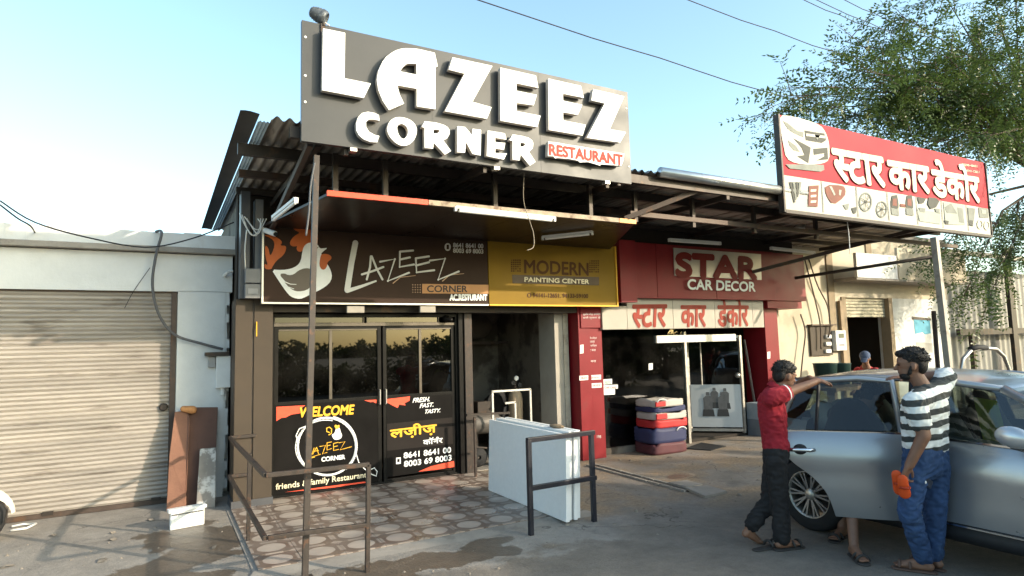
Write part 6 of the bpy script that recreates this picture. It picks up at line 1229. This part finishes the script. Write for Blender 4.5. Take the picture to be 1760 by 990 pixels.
def hair_cap(c, fwd, par, s=1., up=(0, 0, 1), tuft=.0):
    f, l, u = frame(fwd, up); M = Matrix((f, l, u)).transposed(); c = Vector(c); mb = MB()
    mb.ellip(c+u*.048*s-f*.016*s, (.098*s, .080*s, .082*s), M); mb.ellip(c-f*.055*s+u*.008*s, (.048*s, .070*s, .078*s), M); mb.ellip(c+f*.055*s+u*.080*s, (.048*s, .060*s, .030*s), M)
    r_ = np.random.default_rng(3)
    for i in range(60):
        a, b = r_.uniform(0, 6.28), r_.uniform(.1, 1.25); d = f*math.cos(a)*math.cos(b)+l*math.sin(a)*math.cos(b)+u*math.sin(b)
        p = c+u*.05*s-f*.016*s+Vector((d.x*.094, d.y*.09, d.z*.085))*s; mb.capsule(p-d*.012*s, p-d*.004*s+f*.014*s, .011*s, .006*s, 6)
    hr = fuse(mb, 'hair', hair, par, .007, 2); mb = MB()
    for i in range(420):
        a, b = r_.uniform(0, 6.28), r_.uniform(-.25, 1.4); d = f*math.cos(a)*math.cos(b)+l*math.sin(a)*math.cos(b)+u*math.sin(b)
        if d.dot(f) > .55 and b < .5: continue
        p = c+u*.045*s-f*.018*s+(f*d.dot(f)*.098+l*d.dot(l)*.083+u*d.dot(u)*.088)*s; p = p-d*.006*s; q = p+(d*.009+f*r_.uniform(-.012, .02)+u*r_.uniform(-.012, .01)+l*r_.uniform(-.012, .012))*s; mb.tube([p, p.lerp(q, .6), q], [.005*s, .0035*s, .0008], 4, False)
    mb.build('hair_tufts', hair, par)
def hand(mb, wrist, d, palm_n, s=1., curl=.4, side=1):
    """five-fingered hand: d along the hand, palm_n the way the palm faces"""
    d = Vector(d).normalized(); n = Vector(palm_n); n = (n-d*n.dot(d)).normalized(); l = d.cross(n)*side; w = Vector(wrist)
    for k in range(4): o = (k-1.5)*.019*s; mb.capsule(w+l*o*.6, w+d*.082*s+l*o, .017*s, .012*s, 10)
    for k, L_ in enumerate((.066, .076, .071, .055)):
        o = (k-1.5)*.020*s; p = w+d*.086*s+l*o; a = p+(d*math.cos(curl*.5)+n*math.sin(curl*.5))*L_*.5*s; b = a+(d*math.cos(curl*1.5)+n*math.sin(curl*1.5))*L_*.5*s
        mb.capsule(p, a, .0095*s, .0085*s, 8); mb.capsule(a, b, .0085*s, .007*s, 8)
    t0 = w+d*.025*s-l*.028*s; t1 = t0+(d*.6-l*.6+n*.3).normalized()*.042*s; t2 = t1+(d*.9-l*.15+n*.35).normalized()*.032*s
    mb.capsule(t0, t1, .014*s, .011*s, 8); mb.capsule(t1, t2, .011*s, .008*s, 8)
def foot(mb, ankle, toe_dir, s=1., tip=0., z0=None):
    a = Vector(ankle); d = Vector((toe_dir[0], toe_dir[1], 0)).normalized(); l = Vector((-d.y, d.x, 0)); z0 = .0 if z0 is None else z0
    h = Vector((a.x, a.y, z0+.03))-d*.035; t = Vector((a.x, a.y, z0+.022))+d*.14*s
    mb.capsule(a, h, .036*s, .032*s); mb.capsule(h, t, .032*s, .030*s); mb.capsule(a, t, .034*s, .024*s)
    for k in range(5): o = (k-2)*.016*s; mb.capsule(t+l*o*.9, t+d*(.058-.006*abs(k-1))*s+l*o-Vector((0, 0, .006)), .012*s, .009*s, 8)
def sandal(par, ankle, toe_dir, mat, z0=0., s=1.):
    a = Vector(ankle); d = Vector((toe_dir[0], toe_dir[1], 0)).normalized(); l = Vector((-d.y, d.x, 0)); c = Vector((a.x, a.y, z0+.008))+d*.07
    sd = MB(); sd.capsule(c-d*.115*s, c+d*.10*s, .042*s, .052*s, 16, flat=((0, 0, 1), .22)); so = sd.build('sandal', mat, par, True)
    for q in (.02, .09): MB().tube([c+d*q*s+l*.05*s*t+Vector((0, 0, .055*math.sqrt(max(0, 1-t*t*.95))+.004)) for t in np.linspace(-1, 1, 9)], .011, 6).build('strap', mat, so, True)

# --- young man in the red polo shirt
D0 = dep((4.6, 3.75, 0))
def b_(x, y, d=0.): return atd(x, y, D0+d)
boy = thing('person', 'young man in red polo and black trousers leaning on the open car door', 'person', (4.55, 3.75, 0))
fw = Vector((RT.x, RT.y, 0)).normalized()*.96+Vector((FW.x, FW.y, 0)).normalized()*.28; fw.normalize(); away = Vector((FW.x, FW.y, 0)).normalized()
hd = b_(1348, 646, .06)
body_ = MB(); hf = (fw+Vector((0, 0, -.22))); head(body_, hd, hf, .98)
neckb = b_(1327, 674, .06); body_.capsule(neckb, hd+Vector((0, 0, -.07))-fw*.02, .052, .048)
sR, eR, wR = b_(1326, 684, -.10), b_(1373, 667, -.04), b_(1404, 655, .02)
chain(body_, [sR, eR, wR], [.050, .040, .028]); hand(body_, wR, (fw+Vector((0, 0, -.15))), (0, 0, -1), .95, .45, 1)
sL, eL, wL_ = b_(1328, 680, .22), b_(1372, 662, .34), b_(1392, 650, .12)
chain(body_, [sL, eL, wL_], [.050, .040, .028]); hand(body_, wL_, (fw*.7-away*.5+Vector((0, 0, -.1))), (0, 0, -1), .95, .5, -1)
chest, waist, hip = b_(1326, 702, .06), b_(1331, 745, .05), b_(1335, 782, .04)
chain(body_, [neckb, chest, waist, hip], [.05, .09, .085, .09])
kR, aR = b_(1340, 858, .0), b_(1344, 930, .0); aR.z = .075; kL, aL = b_(1322, 862, .12), b_(1286, 915, .14); aL.z = .13
chain(body_, [b_(1333, 790, -.02), kR, aR], [.075, .048, .034]); chain(body_, [b_(1333, 790, .14), kL, aL], [.075, .048, .034])
foot(body_, aR, fw, .95, z0=.018)
td = fw*.85+away*.1; toe = aL+fw*.10; toe.z = .03; body_.capsule(aL, aL-fw*.03+Vector((0, 0, -.03)), .034, .030); body_.capsule(aL, toe, .034, .028); body_.capsule(aL-fw*.03+Vector((0, 0, -.02)), toe, .028, .026)
l_ = Vector((-fw.y, fw.x, 0))
for k in range(5): body_.capsule(toe+l_*(k-2)*.016, toe+l_*(k-2)*.017+fw*.045+Vector((0, 0, -.016)), .011, .009, 8)
fuse(body_, 'body', skin_b, boy, .0065, 3); hair_cap(hd, hf, boy, 1.0); face_parts(hd, hf, boy, .98)
red_shirt = pm('red_cotton', (.26, .014, .024), .85, 0, .12, 10, bump=.25, bscale=14); white_trim = pm('white_knit', (.6, .57, .55), .8)
sh = MB(); fl = (fw, 1.0)
for q, r0_, r1_, a, b in ((0, .104, .112, b_(1324, 690, .0), b_(1327, 715, .02)), (0, .104, .112, b_(1326, 690, .12), b_(1329, 715, .10)), (0, .110, .101, b_(1327, 715, .02), b_(1331, 755, .03)), (0, .110, .101, b_(1329, 715, .10), b_(1332, 755, .07)), (0, .101, .110, b_(1331, 755, .02), b_(1333, 768, .01)), (0, .101, .110, b_(1332, 755, .09), b_(1335, 768, .1))): sh.capsule(a, b, r0_, r1_, 16)
sh.capsule(neckb+Vector((0, 0, -.02)), chest, .075, .11); sh.capsule(sR, sR.lerp(eR, .50), .078, .068); sh.capsule(sL, sL.lerp(eL, .5), .076, .068); sh.capsule(sR, sL, .075, .075)
fuse(sh, 'polo_shirt', red_shirt, boy, .009, 9, .022)
MB().tube([sR.lerp(eR, .50)+x for x in (Vector((0, 0, 0)), (eR-sR).normalized()*.012)], .070, 18, False).build('sleeve_band', white_trim, boy, True)
co = MB(); cax = (hd-neckb).normalized(); co.lathe([(.068, -.01), (.074, .0), (.066, .04), (.060, .042), (.064, 0)], neckb+cax*.035, cax, 20); co.build('collar', red_shirt, boy, True)
tr = MB(); blackt = pm('black_trousers', (.018, .017, .018), .85, 0, .2, 14, bump=.3, bscale=12)
tr.capsule(b_(1333, 770, .0), b_(1333, 790, .0), .102, .104); tr.capsule(b_(1335, 770, .09), b_(1334, 790, .09), .102, .104)
a2 = aR+Vector((0, 0, .03)); a3 = aL+(kL-aL).normalized()*.07
chain(tr, [b_(1333, 790, -.02), kR, a2], [.098, .077, .072]); chain(tr, [b_(1333, 790, .11), kL, a3], [.098, .077, .070]); fuse(tr, 'trousers', blackt, boy, .009, 8, .022)
sand = pm('dark_sandal', (.045, .040, .037), .7, 0, .2, 20); sandal(boy, aR, fw, sand)
t_ = thing('sandal', 'dark sandal slipped off beside the young man in red', 'sandal', b_(1318, 943)); q_ = onZ(1318, 944); q_.z = .06; sandal(t_, q_-fw*.06, fw+away*.15, sand)
# --- man in the striped top
D1m = dep((5.08, 2.78, 0))
def m_(x, y, d=0.): return atd(x, y, D1m+d)
man = thing('person', 'man in striped top and blue jeans leaning on the car roof holding orange slippers', 'person', (5.05, 2.75, 0))
rt = Vector((RT.x, RT.y, 0)).normalized(); hf = -rt*.86+away*.5
hd = m_(1567, 627, .10); body_ = MB(); head(body_, hd, hf, 1.02); neckb = m_(1588, 668, .06)
body_.capsule(neckb, hd+Vector((0, 0, -.06))+rt*.01, .058, .054)
sA, eA, wA = m_(1572, 694, -.10), m_(1588, 748, -.17), m_(1563, 800, -.13)
chain(body_, [sA, eA, wA], [.058, .047, .033]); hand(body_, wA, (m_(1551, 825, -.10)-wA), rt*.5-away*.8, 1.08, 1.5, 1)
sB, eB, wB = m_(1612, 672, .10), m_(1627, 646, .28), m_(1556, 648, .44)
chain(body_, [sB, eB, wB], [.058, .046, .032]); hand(body_, wB, -rt+Vector((0, 0, .0)), (0, 0, -1), 1.02, .3, -1)
chest, waist, hip = m_(1590, 705, .06), m_(1590, 750, .05), m_(1593, 790, .05)
chain(body_, [neckb, chest, waist, hip], [.06, .10, .10, .10])
hA, kA, aA = m_(1575, 800, .0), m_(1562, 880, -.05), m_(1588, 965, .02); hB, kB, aB = m_(1608, 800, .08), m_(1606, 885, .06), m_(1606, 968, .08)
aA.z = .085; aB.z = .085
chain(body_, [hA, kA, aA], [.085, .055, .038]); chain(body_, [hB, kB, aB], [.085, .055, .038])
fdir = -rt*.75+away*.5; foot(body_, aA, fdir, 1.0, z0=.018); foot(body_, aB, -rt*.3+away*.9, 1.0, z0=.018)
fuse(body_, 'body', skin_m, man, .0065, 3); hair_cap(hd, hf, man, 1.06); face_parts(hd, hf, man, 1.02)
mb = MB(); f_, l_, u_ = frame(hf); M = Matrix((f_, l_, u_)).transposed()
mb.ellip(hd+f_*.045-u_*.085, (.045, .062, .034), M); mb.capsule(hd+f_*.02-u_*.06-l_*.066, hd+f_*.005-u_*.01-l_*.076, .016, .012); mb.capsule(hd+f_*.02-u_*.06+l_*.066, hd+f_*.005-u_*.01+l_*.076, .016, .012); fuse(mb, 'beard', hair, man, .007, 2)
def stripe_mat():
    m = bpy.data.materials.new('striped_knit'); m.use_nodes = True; N = m.node_tree.nodes; L = m.node_tree.links; b = N['Principled BSDF']; b.inputs['Roughness'].default_value = .85
    pos = N.new('ShaderNodeNewGeometry').outputs['Position']; nz = N.new('ShaderNodeTexNoise'); nz.inputs['Scale'].default_value = 5; L.new(pos, nz.inputs[0])
    d = N.new('ShaderNodeVectorMath'); d.operation = 'DOT_PRODUCT'; d.inputs[1].default_value = tuple(Vector((0, 0, 1))-rt*.12); L.new(pos, d.inputs[0])
    a = N.new('ShaderNodeMath'); a.operation = 'MULTIPLY_ADD'; L.new(nz.outputs[0], a.inputs[0]); a.inputs[1].default_value = .035; L.new(d.outputs['Value'], a.inputs[2])
    s = N.new('ShaderNodeMath'); s.operation = 'MULTIPLY'; s.inputs[1].default_value = 1/.094; L.new(a.outputs[0], s.inputs[0])
    fr = N.new('ShaderNodeMath'); fr.operation = 'FRACT'; L.new(s.outputs[0], fr.inputs[0]); lt = N.new('ShaderNodeMath'); lt.operation = 'LESS_THAN'; lt.inputs[1].default_value = .48; L.new(fr.outputs[0], lt.inputs[0])
    mx = N.new('ShaderNodeMix'); mx.data_type = 'RGBA'; mx.inputs[6].default_value = (.66, .66, .63, 1); mx.inputs[7].default_value = (.035, .038, .036, 1); L.new(lt.outputs[0], mx.inputs[0]); L.new(mx.outputs[2], b.inputs['Base Color'])
    bp = N.new('ShaderNodeBump'); bp.inputs['Strength'].default_value = .3; n2 = N.new('ShaderNodeTexNoise'); n2.inputs['Scale'].default_value = 14; L.new(pos, n2.inputs[0]); L.new(n2.outputs[0], bp.inputs['Height']); L.new(bp.outputs[0], b.inputs['Normal']); return m
stripe = stripe_mat(); sh = MB()
sh.capsule(neckb+Vector((0, 0, -.025)), m_(1590, 690, .06), .082, .12)
for o1, o2 in ((-15, -.0), (13, .05)): chain(sh, [m_(1590+o1, 698, o2), m_(1590+o1*.9, 735, o2), m_(1591+o1*.9, 764, o2)], [.108, .104, .106], 16)
sh.capsule(m_(1592, 702, .14), m_(1592, 745, .12), .11, .11); chain(sh, [m_(1590, 698, .01), m_(1590, 735, .01), m_(1591, 764, .02)], [.116, .110, .112], 16); sh.capsule(sA, sB, .085, .085)
chain(sh, [sA, sA.lerp(eA, .42), sA.lerp(eA, .60)], [.082, .078, .076]); chain(sh, [sB, eB, eB.lerp(wB, .12)], [.080, .070, .062]); fuse(sh, 'striped_top', stripe, man, .009, 9, .022)
jean = pm('blue_denim', (.030, .060, .135), .85, 0, .2, 9, bump=.35, bscale=13, dirt=((.07, .12, .20), 5, .6, .45)); tr = MB()
tr.capsule(m_(1579, 772, .0), m_(1579, 800, .0), .108, .108); tr.capsule(m_(1602, 774, .06), m_(1602, 800, .06), .108, .11); tr.capsule(m_(1591, 774, .02), m_(1591, 800, .02), .113, .113)
chain(tr, [hA, kA, aA+Vector((0, 0, .03))], [.096, .076, .066]); chain(tr, [hB, kB, aB+Vector((0, 0, .03))], [.098, .078, .068]); fuse(tr, 'jeans', jean, man, .009, 8, .022)
for a, d in ((aA, fdir), (aB, -rt*.3+away*.9)): sandal(man, a, d, pm('brown_sandal', (.10, .06, .045), .7), 0.)
slp = pm('orange_rubber', (.55, .065, .010), .5, 0, .08, 10)
for k, (a, b, dd_) in enumerate((((1541, 816), (1546, 842), -.10), ((1551, 824), (1555, 848), -.16))):
    t = thing('slipper', ['rear', 'front'][k]+' orange rubber slipper held in the striped man\'s hand', 'slipper', m_(*a, dd_), 'orange slippers'); p, q = m_(*a, dd_), m_(*b, dd_); ax = (q-p).normalized()
    MB().capsule(p, q, .034, .040, 16, flat=(away*.8+rt*.5, .28)).build('sole', slp, t, True); s_ = rt.cross(ax).normalized()
    MB().tube([p.lerp(q, .55)+rt*.036*tt-away*(.034*(1-tt*tt)+.010) for tt in np.linspace(-1, 1, 9)], .010, 6).build('strap', pm('orange_strap', (.30, .03, .008), .5), t, True)
ph = thing('phone', 'dark phone sticking out of the striped man\'s jeans pocket', 'phone', m_(1592, 828, -.10))
p, q = m_(1583, 822, -.085), m_(1601, 834, -.06); mb = MB(); mb.bar(p, q, .012, .062, (0, 0, 1)); mb.build('case', pm('phone_dark', (.03, .035, .05), .3), ph, bevel=.004); mb = MB(); c = m_(1591, 829, -.097); mb.ellip(c, (.012, .004, .012)); mb.build('camera_lens', plastic_white, ph, True)
# --- third man bent into the car behind the open door
D2_ = dep((4.95, 3.42, 0))
def c_(x, y, d=0.): return atd(x, y, D2_+d)
th = thing('person', 'bare legged man bending into the car behind the open rear door', 'person', (4.95, 3.4, 0))
aA, aB = onZ(1448, 925), onZ(1469, 958); aA.z = aB.z = .08; kA, kB = aA+Vector((.10, .03, .38)), aB+Vector((.16, .10, .36)); hpv = Vector((5.22, 3.52, .80)); chv = Vector((5.42, 3.50, 1.08)); hdv = Vector((5.58, 3.42, 1.20))
body_ = MB(); chain(body_, [hpv+Vector((0, .08, 0)), kA, aA], [.085, .055, .036]); chain(body_, [hpv+Vector((0, -.08, 0)), kB, aB], [.085, .055, .036]); fd = -rt*.6-away*.5
foot(body_, aA, fd, 1, z0=.018); foot(body_, aB, -away*.9-rt*.1, 1, z0=.018); chain(body_, [hpv, chv, hdv], [.1, .12, .05]); head(body_, hdv+Vector((.05, 0, .04)), (.8, -.3, -.3), 1.0)
chain(body_, [chv+Vector((0, -.15, 0)), chv+Vector((.18, -.2, -.18)), chv+Vector((.34, -.12, -.2))], [.05, .042, .03]); chain(body_, [chv+Vector((0, .15, 0)), chv+Vector((.18, .2, -.18)), chv+Vector((.34, .12, -.2))], [.05, .042, .03])
hand(body_, chv+Vector((.34, -.12, -.2)), (1, 0, -.2), (0, 0, -1), 1, .4, 1); hand(body_, chv+Vector((.34, .12, -.2)), (1, 0, -.2), (0, 0, -1), 1, .4, -1); fuse(body_, 'body', skin_m, th, .007, 3); hair_cap(hdv+Vector((.05, 0, .04)), (.8, -.3, -.3), th)
sh = MB(); sh.capsule(hpv+Vector((.03, 0, .06)), chv, .15, .17); sh.capsule(chv+Vector((0, -.14, 0)), chv+Vector((.08, -.17, -.08)), .08, .07); sh.capsule(chv+Vector((0, .14, 0)), chv+Vector((.08, .17, -.08)), .08, .07); fuse(sh, 'dark_shirt', blackt, th, .01, 4)
tr = MB(); chain(tr, [hpv+Vector((0, .07, 0)), kA+Vector((0, 0, .06))], [.13, .09]); chain(tr, [hpv+Vector((0, -.07, 0)), kB+Vector((0, 0, .06))], [.13, .09]); fuse(tr, 'shorts', pm('dark_shorts', (.04, .035, .03), .85), th, .01, 4)
sandal(th, aA, fd, sand); sandal(th, aB, -away*.9-rt*.1, sand)
# --- person with the cap in front of the dark doorway
bgp = thing('person', 'person in blue cap and red shirt stooping before the dark doorway behind the car', 'person', (12.6, 7.9, 0))
hb = onY(1487, 616, 7.9); g_ = Vector((hb.x, hb.y, 0)); body_ = MB(); head(body_, hb, (-.7, -.3, -.35), 1.15)
chb = hb+Vector((.18, .1, -.30)); hib = g_+Vector((.42, .12, .82)); chain(body_, [hb+Vector((.05, .03, -.08)), chb, hib], [.055, .12, .12])
for s in (-.11, .11): chain(body_, [hib+Vector((0, s, -.02)), g_+Vector((.30, .12+s, .45)), g_+Vector((.36, .12+s, .08))], [.09, .06, .04]); foot(body_, g_+Vector((.36, .12+s, .08)), (-.9, -.3, 0), 1, z0=.0); chain(body_, [chb+Vector((0, s*1.7, .03)), chb+Vector((-.05, s*2, -.25)), chb+Vector((-.22, s*1.5, -.38))], [.052, .042, .03]); hand(body_, chb+Vector((-.22, s*1.5, -.38)), (-.8, 0, -.4), (0, 0, -1), 1, .5, 1 if s > 0 else -1)
fuse(body_, 'body', skin_m, bgp, .009, 3); sh = MB(); chain(sh, [chb+Vector((-.03, 0, .06)), chb, hib+Vector((0, 0, .05))], [.12, .16, .15]); 
for s in (-.19, .19): sh.capsule(chb+Vector((0, s, .03)), chb+Vector((-.03, s*1.1, -.14)), .085, .075)
fuse(sh, 'red_shirt', pm('dull_red_cotton', (.30, .03, .035), .85), bgp, .012, 4)
tr = MB()
for s in (-.1, .1): chain(tr, [hib+Vector((0, s, 0)), g_+Vector((.30, .12+s, .45)), g_+Vector((.36, .12+s, .12))], [.14, .1, .08])
fuse(tr, 'trousers', blackt, bgp, .012, 4)
cp = MB(); f_, l_, u_ = frame((-.7, -.3, -.35)); M = Matrix((f_, l_, u_)).transposed(); cp.ellip(hb+u_*.06-f_*.01, (.125, .105, .095), M); cp.capsule(hb+f_*.08+u_*.06, hb+f_*.19+u_*.03, .07, .06, flat=(u_, .2)); cp.build('cap', pm('cap_blue', (.06, .085, .15), .8), bgp, True)
